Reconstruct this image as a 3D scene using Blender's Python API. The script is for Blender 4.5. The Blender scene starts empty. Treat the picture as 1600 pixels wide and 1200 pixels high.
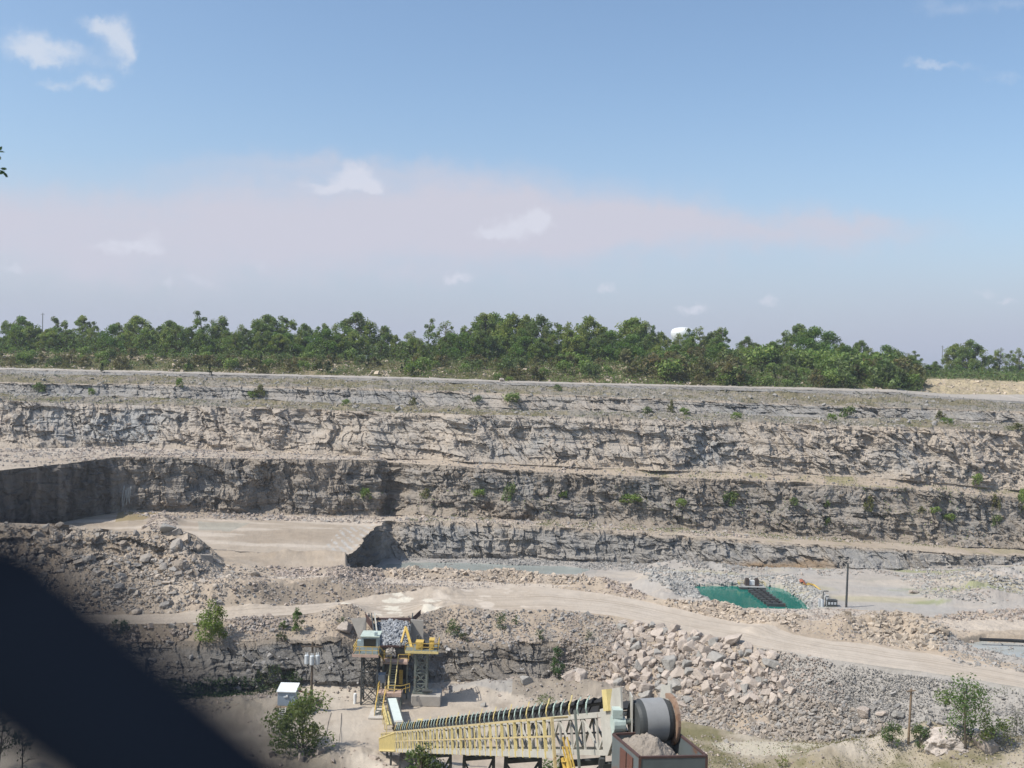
# Limestone quarry seen from its rim: benches, haul road, crusher and conveyor below, wooded rim beyond.
import bpy, math
import numpy as np
from mathutils import Vector, Matrix
rng = np.random.default_rng(11)
S = bpy.context.scene
COL = S.collection

# ------------------------------------------------------------------ camera
F = 1600.0                                   # focal length in pixels of the 1600 px wide photograph
PITCH = math.atan(27 / F); ROLL = math.radians(1.55)
fwd = np.array([0, math.cos(PITCH), -math.sin(PITCH)])
r0 = np.array([1., 0, 0]); u0 = np.array([0, math.sin(PITCH), math.cos(PITCH)])
rgt = math.cos(ROLL) * r0 + math.sin(ROLL) * u0
upv = -math.sin(ROLL) * r0 + math.cos(ROLL) * u0
cam = bpy.data.cameras.new('camera'); camo = bpy.data.objects.new('camera', cam); COL.objects.link(camo)
camo.matrix_world = Matrix([[rgt[0], upv[0], -fwd[0], 0], [rgt[1], upv[1], -fwd[1], 0], [rgt[2], upv[2], -fwd[2], 0], [0, 0, 0, 1]])
cam.sensor_width = 36; cam.lens = 36.0; cam.clip_start = 0.005; cam.clip_end = 60000
cam.dof.use_dof = True; cam.dof.focus_distance = 130; cam.dof.aperture_fstop = 36 / 3.2   # small compact-camera lens
S.camera = camo
S.view_settings.view_transform = 'Standard'; S.view_settings.look = 'None'
S.view_settings.exposure = 0.0; S.view_settings.gamma = 1

def ray(x, y):
    d = fwd + (x - 800) / F * rgt + (600 - y) / F * upv
    return d
def P(x, y, D=None, z=None):                 # world point seen at pixel x, y at distance D (along Y) or at height z
    d = ray(x, y)
    return d * (D / d[1]) if D is not None else d * (z / d[2])
def proj(X, Y, Z):
    f = fwd[0] * X + fwd[1] * Y + fwd[2] * Z
    return 800 + F * (rgt[0] * X + rgt[1] * Y + rgt[2] * Z) / f, 600 - F * (upv[0] * X + upv[1] * Y + upv[2] * Z) / f

# ------------------------------------------------------------------ sun and sky
EL = math.radians(52)
to_sun = np.array([-0.92, -0.40, 0]); to_sun /= np.linalg.norm(to_sun)
to_sun = np.array([to_sun[0] * math.cos(EL), to_sun[1] * math.cos(EL), math.sin(EL)])
sl = bpy.data.lights.new('sun', 'SUN'); sl.energy = 4.9; sl.angle = math.radians(0.5); sl.color = (1.0, 0.955, 0.87)
so = bpy.data.objects.new('sun', sl); COL.objects.link(so)
so.rotation_euler = Vector(to_sun).to_track_quat('Z', 'Y').to_euler()
so.location = Vector(to_sun) * 300

W = bpy.data.worlds.new('World'); S.world = W; W.use_nodes = True
nt = W.node_tree; nt.nodes.clear()
def N(t, tree=None, **kw):
    n = (tree or nt).nodes.new(t)
    for k, v in kw.items(): setattr(n, k, v)
    return n
def L(a, b, tree=None): (tree or nt).links.new(a, b)
def M(op, a, b=None, c=None, clamp=False, tree=None):
    n = N('ShaderNodeMath', tree, operation=op, use_clamp=clamp)
    for i, v in enumerate((a, b, c)):
        if v is None: continue
        if isinstance(v, (int, float)): n.inputs[i].default_value = v
        else: L(v, n.inputs[i], tree)
    return n.outputs[0]
sky = N('ShaderNodeTexSky', sky_type='NISHITA'); sky.sun_disc = False
sky.sun_elevation = EL; sky.sun_rotation = math.atan2(to_sun[0], to_sun[1])
sky.air_density = 1.0; sky.dust_density = 1.6; sky.ozone_density = 1.2
tc = N('ShaderNodeTexCoord'); sp = N('ShaderNodeSeparateXYZ'); L(tc.outputs['Generated'], sp.inputs[0])
yy = M('MAXIMUM', sp.outputs[1], 0.04)
az = M('DIVIDE', sp.outputs[0], yy); el = M('DIVIDE', sp.outputs[2], yy)
cv = N('ShaderNodeCombineXYZ'); L(az, cv.inputs[0]); L(el, cv.inputs[1])
def noise_w(scale, detail, sx=1, sy=1, rough=0.55, off=0.0):
    mp = N('ShaderNodeMapping'); mp.inputs['Scale'].default_value = (sx, sy, 1); mp.inputs['Location'].default_value = (off, off, 0)
    L(cv.outputs[0], mp.inputs[0])
    n = N('ShaderNodeTexNoise'); n.inputs['Scale'].default_value = scale; n.inputs['Detail'].default_value = detail
    n.inputs['Roughness'].default_value = rough; L(mp.outputs[0], n.inputs['Vector']); return n.outputs[0]
n_fine = noise_w(30, 10, 1, 1.3, 0.66); n_wide = noise_w(6, 6, 1, 3.5, 0.6, 3.1); n_big = noise_w(2.2, 4, 1, 1.8, 0.5, 7.7)
def noise_c(scale, detail, off):             # two signed offsets that ravel the cloud edges
    mp = N('ShaderNodeMapping'); mp.inputs['Location'].default_value = (off, off * .7, 0); L(cv.outputs[0], mp.inputs[0])
    n = N('ShaderNodeTexNoise'); n.inputs['Scale'].default_value = scale; n.inputs['Detail'].default_value = detail; n.inputs['Roughness'].default_value = .6; L(mp.outputs[0], n.inputs['Vector'])
    s = N('ShaderNodeSeparateColor'); L(n.outputs[1], s.inputs[0]); return M('SUBTRACT', s.outputs[0], .5), M('SUBTRACT', s.outputs[1], .5)
w1 = noise_c(38, 8, 2.3); w2 = noise_c(7, 5, 9.1)
az0, el0 = az, el
def warp(amount_fine, amount_wide):
    global az, el
    az = M('ADD', az0, M('ADD', M('MULTIPLY', w1[0], amount_fine), M('MULTIPLY', w2[0], amount_wide))); el = M('ADD', el0, M('ADD', M('MULTIPLY', w1[1], amount_fine), M('MULTIPLY', w2[1], amount_wide * .3)))
warp(.035, .01)
def blob(x, y, rx, ry, s):
    d = ray(x, y); a0 = d[0] / d[1]; e0 = d[2] / d[1]
    p = M('DIVIDE', M('SUBTRACT', az, a0), rx / F); q = M('DIVIDE', M('SUBTRACT', el, e0), ry / F)
    e = M('ADD', M('MULTIPLY', p, p), M('MULTIPLY', q, q))
    return M('MULTIPLY', M('POWER', 2.718, M('MULTIPLY', e, -1.0)), s)
def total(bs):
    t = None
    for b in bs: t = blob(*b) if t is None else M('ADD', t, blob(*b))
    return t
def ramp01(v, lo, hi):
    n = N('ShaderNodeMapRange', interpolation_type='SMOOTHSTEP'); n.inputs[1].default_value = lo; n.inputs[2].default_value = hi
    L(v, n.inputs[0]); return n.outputs[0]
cum = total([(42, 65, 44, 26, 1), (80, 82, 50, 16, .75), (182, 55, 28, 28, 1), (150, 40, 28, 11, .75), (203, 85, 18, 26, .75), (88, 133, 26, 11, .7), (150, 130, 30, 13, .95), (140, 98, 60, 16, .35)])
cum = ramp01(M('MULTIPLY', cum, M('ADD', 0.02, M('MULTIPLY', n_fine, 1.95))), 0.14, 1.15)
far = total([(548, 276, 34, 22, 1), (580, 292, 24, 13, .9), (505, 294, 38, 9, .7), (805, 352, 40, 20, 1), (845, 338, 18, 22, .85), (765, 366, 30, 9, .75),
             (205, 388, 58, 13, 1), (240, 368, 28, 14, .5), (718, 434, 30, 11, .8), (22, 420, 26, 9, .7), (310, 436, 30, 16, .5), (400, 412, 22, 14, .5),
             (952, 446, 16, 11, .8), (1080, 482, 30, 10, .8), (1205, 466, 18, 9, .7), (1540, 458, 20, 11, .6), (1575, 474, 20, 8, .6), (258, 446, 14, 14, .5)])
far = ramp01(M('MULTIPLY', far, M('ADD', 0.05, M('MULTIPLY', n_fine, 1.9))), 0.2, 0.95)
cir = total([(1440, 98, 28, 9, .8), (1490, 100, 50, 7, .7), (1565, 118, 40, 14, .8), (1480, 10, 60, 18, .7), (1580, 8, 50, 14, .6), (1120, 285, 60, 9, .35)])
cir = ramp01(M('MULTIPLY', cir, M('ADD', 0.1, M('MULTIPLY', n_fine, 1.8))), 0.25, 1.3)
warp(.03, .22)
veil = total([(180, 372, 420, 72, 1.0), (560, 330, 330, 70, .9), (850, 340, 260, 62, .8), (1120, 360, 300, 40, .95), (1330, 362, 160, 22, .5), (-250, 360, 300, 90, .8), (700, 420, 500, 50, .35), (500,262,330,18,.3)])
veil = ramp01(M('MULTIPLY', veil, M('ADD', 0.45, M('MULTIPLY', n_wide, 1.1))), 0.05, 1.45)
az, el = az0, el0
low = M('POWER', 2.718, M('MULTIPLY', M('MULTIPLY', M('MAXIMUM', el, 0.0), M('MAXIMUM', el, 0.0)), -55.0))
low = M('MULTIPLY', low, M('ADD', 0.75, M('MULTIPLY', n_big, 0.5)), clamp=True)
def mixc(a, col, f):
    n = N('ShaderNodeMix', data_type='RGBA'); L(f, n.inputs[0]); L(a, n.inputs[6]); n.inputs[7].default_value = (*col, 1); return n.outputs[2]
SKYS = 0.15
tint = N('ShaderNodeMix', data_type='RGBA', blend_type='MULTIPLY'); tint.inputs[0].default_value = 1
L(sky.outputs[0], tint.inputs[6]); tint.inputs[7].default_value = (1.03, 1.10, 1.13, 1)
k = 1 / SKYS
c = mixc(tint.outputs[2], (0.49 * k, 0.525 * k, 0.675 * k), M('MULTIPLY', low, 0.9))
c = mixc(c, (0.615 * k, 0.62 * k, 0.72 * k), M('MULTIPLY', veil, 1.0))
c = mixc(c, (0.66 * k, 0.72 * k, 0.84 * k), M('MULTIPLY', cir, 0.45))
c = mixc(c, (0.72 * k, 0.74 * k, 0.84 * k), M('MULTIPLY', far, 0.75))
c = mixc(c, (0.76 * k, 0.79 * k, 0.86 * k), M('MULTIPLY', cum, 0.66))
bg = N('ShaderNodeBackground'); bg.inputs[1].default_value = SKYS; L(c, bg.inputs[0])
wo = N('ShaderNodeOutputWorld'); L(bg.outputs[0], wo.inputs[0])

# ------------------------------------------------------------------ helpers: tags, noise, mesh building
def tag(o, label=None, cat=None, group=None, kind=None):
    if label: o['label'] = label
    if cat: o['category'] = cat
    if group: o['group'] = group
    if kind: o['kind'] = kind
    return o
def thing(name, label, cat, loc, group=None):
    o = bpy.data.objects.new(name, None); COL.objects.link(o); o.location = Vector(loc); o.empty_display_size = .2
    return tag(o, label, cat, group)
def hsh(i, j, k, seed):
    h = (i.astype(np.int64) * 73856093) ^ (j.astype(np.int64) * 19349663) ^ (k.astype(np.int64) * 83492791) ^ (seed * 2654435761)
    h = (h ^ (h >> 13)) * 1274126177 & 0x7fffffff
    h = (h ^ (h >> 16)) * 668265263 & 0x7fffffff
    return ((h ^ (h >> 15)) & 0xffff).astype(np.float32) / 65535.0
def vn(x, y, z, seed=1):                     # value noise 0..1
    x = np.asarray(x, np.float32); y = np.asarray(y, np.float32) + x * 0; z = np.asarray(z, np.float32) + x * 0
    i = np.floor(x); j = np.floor(y); k = np.floor(z); fx = x - i; fy = y - j; fz = z - k
    fx = fx * fx * (3 - 2 * fx); fy = fy * fy * (3 - 2 * fy); fz = fz * fz * (3 - 2 * fz)
    def c(a, b, d): return hsh(i + a, j + b, k + d, seed)
    x00 = c(0, 0, 0) * (1 - fx) + c(1, 0, 0) * fx; x10 = c(0, 1, 0) * (1 - fx) + c(1, 1, 0) * fx
    x01 = c(0, 0, 1) * (1 - fx) + c(1, 0, 1) * fx; x11 = c(0, 1, 1) * (1 - fx) + c(1, 1, 1) * fx
    return (x00 * (1 - fy) + x10 * fy) * (1 - fz) + (x01 * (1 - fy) + x11 * fy) * fz
def fbm(x, y, z, octs=4, seed=1, gain=0.5):
    t = 0; a = 1; n = 0
    for o in range(octs):
        t = t + a * (vn(x * 2 ** o + 17 * o, y * 2 ** o, z * 2 ** o, seed + o) - 0.5); n += a; a *= gain
    return t / n * 2                          # about -1..1
def blocks(s, z, w, h, seed):                # jittered courses of rock blocks: random per block, -1..1
    zz = z / h + 0.9 * vn(s / (w * 2.5), z * 0, z * 0, seed + 5)
    lay = np.floor(zz); ss = s / w + 7.3 * hsh(lay, lay * 0, lay * 0, seed + 3) + 0.5 * vn(s / w, z / h, z * 0, seed + 9)
    bl = np.floor(ss)
    return hsh(lay, bl, lay * 0, seed) * 2 - 1
def sstep(x, a, b):
    t = np.clip((x - a) / (b - a), 0, 1); return t * t * (3 - 2 * t)

def mesh_obj(name, V, Fc, mat, parent=None, col=None, smooth=False, loc=None):
    """V (n,3) world coordinates, Fc (m,k) same-size faces or list of arrays."""
    org = np.array(parent_loc(parent)) if parent is not None else np.array(loc if loc is not None else (0, 0, 0), float)
    me = bpy.data.meshes.new(name); V = np.asarray(V, np.float64) - org
    if not isinstance(Fc, np.ndarray):
        tot = np.array([len(f) for f in Fc], np.int32); idx = np.fromiter((i for f in Fc for i in f), np.int32)
    else:
        tot = np.full(len(Fc), Fc.shape[1], np.int32); idx = Fc.astype(np.int32).ravel()
    me.vertices.add(len(V)); me.vertices.foreach_set('co', V.astype(np.float32).ravel())
    me.loops.add(len(idx)); me.loops.foreach_set('vertex_index', idx)
    me.polygons.add(len(tot)); me.polygons.foreach_set('loop_start', np.concatenate([[0], np.cumsum(tot)[:-1]]).astype(np.int32))
    me.polygons.foreach_set('loop_total', tot)
    me.polygons.foreach_set('use_smooth', np.full(len(tot), smooth, bool))
    me.update(calc_edges=True); me.validate()
    if col is not None:
        at = me.attributes.new('col', 'FLOAT_COLOR', 'POINT')
        at.data.foreach_set('color', np.concatenate([col, np.ones((len(col), 1))], 1).astype(np.float32).ravel())
    if mat: me.materials.append(mat)
    o = bpy.data.objects.new(name, me); COL.objects.link(o)
    if parent is not None: o.parent = parent
    else: o.location = Vector(org)
    return o
def parent_loc(p):
    l = np.array(p.location, float)
    while p.parent is not None:
        p = p.parent; l = l + np.array(p.location, float)
    return l

# ------------------------------------------------------------------ materials
def new_mat(name):
    m = bpy.data.materials.new(name); m.use_nodes = True; t = m.node_tree; t.nodes.clear()
    o = t.nodes.new('ShaderNodeOutputMaterial'); return m, t, o
def rock_mat(name, nscale=1.2, bump=0.6, bscale=2.5, rough=0.95, var=0.5, fine=6.0):
    m, t, o = new_mat(name)
    b = N('ShaderNodeBsdfPrincipled', t); b.inputs['Roughness'].default_value = rough; b.inputs['Specular IOR Level'].default_value = 0.15
    a = N('ShaderNodeAttribute', t, attribute_name='col'); g = N('ShaderNodeNewGeometry', t)
    n1 = N('ShaderNodeTexNoise', t); n1.inputs['Scale'].default_value = nscale; n1.inputs['Detail'].default_value = 7; n1.inputs['Roughness'].default_value = 0.68
    L(g.outputs['Position'], n1.inputs['Vector'], t)
    f = M('ADD', 1 - var * 0.5, M('MULTIPLY', n1.outputs[0], var, tree=t), tree=t)
    vm = N('ShaderNodeVectorMath', t, operation='SCALE'); L(a.outputs['Color'], vm.inputs[0], t); L(f, vm.inputs['Scale'], t)
    L(vm.outputs[0], b.inputs['Base Color'], t)
    n2 = N('ShaderNodeTexNoise', t); n2.inputs['Scale'].default_value = bscale; n2.inputs['Detail'].default_value = 6; n2.inputs['Roughness'].default_value = 0.65
    L(g.outputs['Position'], n2.inputs['Vector'], t)
    bp = N('ShaderNodeBump', t); bp.inputs['Strength'].default_value = bump; bp.inputs['Distance'].default_value = 0.35
    L(n2.outputs[0], bp.inputs['Height'], t); L(bp.outputs[0], b.inputs['Normal'], t)
    L(b.outputs[0], o.inputs[0], t); return m
def plain_mat(name, col, rough=0.6, metal=0.0, rust=0.0, nscale=2.0, rustcol=(0.17, 0.075, 0.035), spec=0.4, dirt=0.25):
    m, t, o = new_mat(name)
    b = N('ShaderNodeBsdfPrincipled', t); b.inputs['Roughness'].default_value = rough; b.inputs['Metallic'].default_value = metal
    b.inputs['Specular IOR Level'].default_value = spec
    g = N('ShaderNodeNewGeometry', t)
    n1 = N('ShaderNodeTexNoise', t); n1.inputs['Scale'].default_value = nscale; n1.inputs['Detail'].default_value = 8; n1.inputs['Roughness'].default_value = 0.7
    L(g.outputs['Position'], n1.inputs['Vector'], t)
    r = N('ShaderNodeMapRange', t); r.inputs[1].default_value = 0.35; r.inputs[2].default_value = 0.75; r.inputs[3].default_value = 1.0; r.inputs[4].default_value = 1 - dirt
    L(n1.outputs[0], r.inputs[0], t)
    vm = N('ShaderNodeVectorMath', t, operation='SCALE'); vm.inputs[0].default_value = col; L(r.outputs[0], vm.inputs['Scale'], t)
    if rust > 0:
        n2 = N('ShaderNodeTexNoise', t); n2.inputs['Scale'].default_value = nscale * 0.8; n2.inputs['Detail'].default_value = 9; n2.inputs['Roughness'].default_value = 0.72
        mp = N('ShaderNodeMapping', t); mp.inputs['Location'].default_value = (31, 5, 9); L(g.outputs['Position'], mp.inputs[0], t); L(mp.outputs[0], n2.inputs['Vector'], t)
        rr = N('ShaderNodeMapRange', t); rr.inputs[1].default_value = 0.68 - 0.35 * rust; rr.inputs[2].default_value = 0.78 - 0.35 * rust; L(n2.outputs[0], rr.inputs[0], t)
        mx = N('ShaderNodeMix', t, data_type='RGBA'); L(rr.outputs[0], mx.inputs[0], t); L(vm.outputs[0], mx.inputs[6], t); mx.inputs[7].default_value = (*rustcol, 1)
        L(mx.outputs[2], b.inputs['Base Color'], t)
    else: L(vm.outputs[0], b.inputs['Base Color'], t)
    bp = N('ShaderNodeBump', t); bp.inputs['Strength'].default_value = 0.15; bp.inputs['Distance'].default_value = 0.05
    L(n1.outputs[0], bp.inputs['Height'], t); L(bp.outputs[0], b.inputs['Normal'], t)
    L(b.outputs[0], o.inputs[0], t); return m
def leaf_mat(name):
    m, t, o = new_mat(name); a = N('ShaderNodeAttribute', t, attribute_name='col')
    b = N('ShaderNodeBsdfPrincipled', t); b.inputs['Roughness'].default_value = 0.55; b.inputs['Specular IOR Level'].default_value = 0.25
    L(a.outputs['Color'], b.inputs['Base Color'], t)
    tr = N('ShaderNodeBsdfTranslucent', t); vm = N('ShaderNodeVectorMath', t, operation='MULTIPLY'); L(a.outputs['Color'], vm.inputs[0], t); vm.inputs[1].default_value = (1.3, 1.5, 0.7)
    L(vm.outputs[0], tr.inputs['Color'], t)
    mx = N('ShaderNodeMixShader', t); mx.inputs[0].default_value = 0.3; L(b.outputs[0], mx.inputs[1], t); L(tr.outputs[0], mx.inputs[2], t)
    L(mx.outputs[0], o.inputs[0], t); return m
M_ROCK = rock_mat('limestone face', 0.9, 0.9, 1.6, 0.95, 0.7)
M_GROUND = rock_mat('quarry dirt', 0.5, 0.35, 2.2, 0.95, 0.45)
M_STONE = rock_mat('loose stone', 2.2, 0.4, 4.0, 0.95, 0.45)
M_LEAF = leaf_mat('foliage'); M_BARK = plain_mat('bark', (0.10, 0.08, 0.06), 0.9, dirt=0.5, nscale=5)
# ------------------------------------------------------------------ the pit as one sheet, cut into its bands
A_IN = 0.56
A = np.concatenate([np.linspace(-1.0, -A_IN, 120, endpoint=False), np.linspace(-A_IN, A_IN, 1750), np.linspace(A_IN, 1.0, 121)[1:]])
NC = len(A)
def line(pts, wig=0.0, seed=0):
    a = []; D = []; Z = []
    for p in pts:
        if p[0] == 'a': a.append(p[1]); D.append(p[2]); Z.append(p[3]); continue
        x, y, k, v = p[:4]
        q = P(x, y, D=v) if k == 'D' else P(x, y, z=v)
        a.append(q[0] / q[1]); D.append(q[1]); Z.append(q[2])
    o = np.argsort(a); a = np.array(a)[o]; D = np.array(D)[o]; Z = np.array(Z)[o]
    d = np.interp(A, a, D); z = np.interp(A, a, Z)
    if wig:
        d = d + wig * fbm(A * d / 9.0, A * 0, A * 0 + seed, 4, 40 + seed); z = z + 0.12 * wig * fbm(A * d / 5.0, A * 0, A * 0 + seed, 4, 60 + seed)
    return d, z
def zs(z, *xy): return [(x, y, 'z', z) for x, y in xy]
def Ds(D, *xy): return [(x, y, 'D', D) for x, y in xy]
LW = lambda a: (a * 0 + (87.5 + 57.33) / (0.3276 - a))            # distance of the receding left wall at azimuth a
lines = {}
lines['start'] = (A * 0 + 85.0, A * 0 - 42.0)
lines['face_base'] = line(zs(-42, (-300, 1085), (200, 1082), (320, 1084), (440, 1078), (560, 1078), (700, 1066), (820, 1070), (880, 1066), (930, 1076), (1000, 1096), (1060, 1112), (1200, 1150), (1330, 1166)) + [(1450, 1162, 'z', -40.2), (1600, 1152, 'z', -38.0), (1900, 1150, 'z', -36.5)], 0.8, 1)
ft = [(-300, 1000, 130.5), (200, 1000, 131), (300, 1002, 131), (420, 1000, 132.5), (500, 1003, 134), (560, 1005, 135.5), (660, 1005, 137), (720, 1003, 138), (820, 1002, 138.2), (900, 1003, 137.8), (940, 1020, 136.5), (1000, 1030, 134.5), (1100, 1052, 128), (1200, 1085, 123), (1330, 1100, 119.5), (1450, 1105, 115.3), (1600, 1112, 111.8), (1900, 1130, 108)]
lines['face_top'] = line([(x, y, 'D', D) for x, y, D in ft], 0.9, 2)
lines['road_near'] = line(zs(-34.5, (-300, 985), (150, 975), (250, 974), (330, 970), (430, 963), (520, 957), (560, 957), (600, 965), (650, 962), (700, 954), (850, 952), (900, 955), (960, 963), (1030, 978), (1100, 993), (1200, 1012), (1300, 1031), (1450, 1052), (1600, 1075), (1900, 1120)), 0.5, 3)
lines['road_far'] = line(zs(-34.5, (-300, 962), (150, 960), (300, 957), (430, 950), (520, 942), (620, 934), (700, 924), (780, 917), (860, 917), (930, 926), (1000, 938), (1100, 962), (1200, 983), (1300, 1003), (1450, 1022), (1600, 1048), (1900, 1085)), 0.8, 4)
cr = [(-400, 800, 149), (0, 816, 150), (60, 819, 150.5), (90, 817, 150), (130, 823, 151), (200, 831, 151.5), (245, 829, 151), (280, 826, 151.5), (305, 836, 152), (330, 856, 152.5), (350, 876, 153), (400, 884, 154), (450, 888, 156), (540, 886, 158.5)]
crest = [(x, y, 'D', D) for x, y, D in cr] + zs(-34.0, (600, 893), (680, 893), (750, 895), (900, 908), (960, 914), (1000, 926), (1040, 938), (1090, 946), (1150, 949), (1260, 952), (1330, 951), (1380, 954), (1450, 968), (1520, 962), (1600, 958), (1900, 955))
lines['crest'] = line(crest, 0.8, 5)
c_d = lines['crest'][0]; a545 = P(545, 885, D=159)[0] / 159.0
right = sstep(A, a545 - 0.004, a545 + 0.004)
lines['drop_base'] = (c_d + 3.2 + 4 * (1 - right), (-31.0) * (1 - right) + (-38.0) * right)
low_edge = [('a', -1.0, 166, -31), ('a', P(300, 880, D=158)[0] / 158, 165, -31), ('a', P(500, 880, D=158)[0] / 158, 164, -31), ('a', P(538, 880, D=158)[0] / 158, 166.0, -31.0)]
lb = low_edge + [('a', P(549, 880, D=160)[0] / 160., 163.5, -38), ('a', P(560, 866, D=168)[0] / 168., 170.5, -38), ('a', P(575, 850, D=178)[0] / 178., 181., -38), ('a', P(588, 832, D=190)[0] / 190., 192., -38), ('a', P(599, 822, D=196)[0] / 196., 199., -38)] \
     + zs(-38, (640, 872), (800, 873), (900, 876), (1000, 880), (1100, 883), (1200, 886), (1400, 890), (1500, 886), (1600, 880), (1900, 872))
lines['low_base'] = line(lb, 0.5, 6)
lt = low_edge + [('a', P(549, 880, D=160)[0] / 160., 164.5, -31), ('a', P(560, 866, D=168)[0] / 168., 172., -31), ('a', P(575, 850, D=178)[0] / 178., 183., -31), ('a', P(588, 832, D=190)[0] / 190., 194., -31), ('a', P(599, 822, D=196)[0] / 196., 201., -31)] \
     + [(640, 815, 'D', 203), (700, 815, 'D', 204), (850, 822, 'D', 203.5), (1000, 832, 'D', 203.5), (1100, 839, 'D', 204), (1200, 846, 'D', 204.5), (1400, 857, 'D', 205), (1470, 864, 'D', 206), (1600, 868, 'D', 214), (1900, 865, 'D', 222)]
lines['low_top'] = line(lt, 0.5, 6)
lw_a = [-1.0, -0.75, -0.62, -0.55, -0.5, -0.45, -0.41, -0.385]
mb = [('a', a, float(LW(np.float64(a))), -31.0) for a in lw_a] + [(200, 797, 'D', 204), (300, 799, 'D', 207.5), (400, 801, 'D', 210.5), (520, 804, 'D', 213.5), (586, 805, 'D', 214.5), (602, 806, 'D', 220), (620, 805, 'D', 220), (634, 804, 'D', 213), (700, 806, 'D', 212), (800, 812, 'D', 211), (1000, 822, 'D', 212), (1200, 835, 'D', 213), (1400, 848, 'D', 212.5), (1600, 856, 'D', 219), (1900, 850, 'D', 226)]
lines['mid_base'] = line(mb, 0.7, 8)
mtp = [('a', a, float(LW(np.float64(a))) + 0.6, -20.2) for a in lw_a] + [(200, 714, 'D', 205), (300, 715, 'D', 208.5), (400, 716, 'D', 212), (520, 718, 'D', 215), (590, 719, 'D', 216.5), (606, 722, 'D', 220.5), (628, 724, 'D', 219), (700, 727, 'D', 215.5), (800, 735, 'D', 215), (1000, 744, 'D', 215.8), (1200, 752, 'D', 217), (1400, 763, 'D', 217), (1600, 778, 'D', 223.5), (1900, 780, 'D', 231)]
lines['mid_top'] = line(mtp, 0.7, 8)
ub = [(-500, 700, 'D', 215), (0, 700, 'D', 220), (200, 697, 'D', 229), (400, 705, 'D', 226), (540, 711, 'D', 224.5), (600, 714, 'D', 224), (640, 716, 'D', 223), (700, 718, 'D', 220.5), (800, 724, 'D', 219), (900, 729, 'D', 219), (1000, 733, 'D', 219.3), (1200, 739, 'D', 220.3), (1400, 748, 'D', 220.5), (1500, 757, 'D', 223), (1600, 766, 'D', 226.5), (1900, 770, 'D', 234)]
lines['up_base'] = line(ub, 1.0, 10)
ut = [(-500, 622, 'D', 221), (0, 626, 'D', 226), (200, 632, 'D', 234), (400, 636, 'D', 231), (600, 643, 'D', 228.5), (660, 645, 'D', 227), (800, 649, 'D', 224), (1000, 655, 'D', 224.3), (1200, 660, 'D', 225.3), (1400, 667, 'D', 225.5), (1600, 674, 'D', 231), (1900, 685, 'D', 239)]
lines['up_top'] = line(ut, 1.0, 10)
sb = [(-500, 612, 'D', 244), (0, 617, 'D', 246), (400, 624, 'D', 247), (800, 640, 'D', 240), (1000, 645, 'D', 240), (1200, 650, 'D', 241), (1400, 655, 'D', 243), (1600, 664, 'D', 246), (1900, 672, 'D', 250)]
lines['strip_far'] = line(sb, 1.2, 12)
st = [(-500, 590, 'D', 247), (0, 597, 'D', 249), (300, 601, 'D', 250), (600, 608, 'D', 247), (900, 618, 'D', 243), (1200, 630, 'D', 244), (1400, 636, 'D', 245.5), (1500, 640, 'D', 247), (1600, 643, 'D', 249), (1900, 650, 'D', 253)]
lines['third_top'] = line(st, 1.2, 12)
r1 = [(-500, 571, 'D', 271), (0, 583, 'D', 271), (300, 589, 'D', 271), (600, 596, 'D', 270), (900, 605, 'D', 268), (1200, 612, 'D', 268), (1400, 618, 'D', 270), (1600, 632, 'D', 275), (1900, 640, 'D', 280)]
lines['rim_base'] = line(r1, 1.0, 14)
r2 = [(-500, 563, 'D', 273.5), (0, 577, 'D', 273.5), (300, 583.5, 'D', 273.5), (600, 591, 'D', 272.5), (900, 600, 'D', 270.5), (1200, 606.5, 'D', 270.5), (1400, 612, 'D', 272), (1500, 622, 'D', 276), (1600, 627, 'D', 279), (1900, 638, 'D', 284)]
lines['rim_road'] = line(r2, 1.0, 14)
r3 = [(-500, 560, 'D', 283), (0, 574.5, 'D', 283), (300, 581, 'D', 283), (600, 588.5, 'D', 282), (900, 597.5, 'D', 280), (1200, 604, 'D', 280), (1400, 609, 'D', 282), (1500, 616, 'D', 292), (1600, 617, 'D', 296), (1900, 630, 'D', 300)]
lines['slope_base'] = line(r3, 1.0, 16)
r4 = [(-500, 540, 'D', 316), (0, 549, 'D', 318), (200, 552, 'D', 318), (420, 556, 'D', 318), (600, 562, 'D', 320), (800, 566, 'D', 320), (1000, 566, 'D', 320), (1200, 568, 'D', 320), (1300, 570, 'D', 320), (1400, 578, 'D', 320), (1436, 592, 'D', 322), (1500, 593, 'D', 322), (1600, 597, 'D', 322), (1900, 603, 'D', 322)]
lines['slope_top'] = line(r4, 2.0, 18)
pl = [(-500, 542, 'D', 430), (0, 548, 'D', 430), (800, 565, 'D', 430), (1400, 582, 'D', 430), (1600, 587, 'D', 430), (1900, 594, 'D', 430)]
lines['plain'] = line(pl, 0)
lines['plain_far'] = (A * 0 + 1500.0, A * 0 - 1.0); lines['horizon'] = (A * 0 + 3500.0, A * 0 - 1.0)
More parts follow.
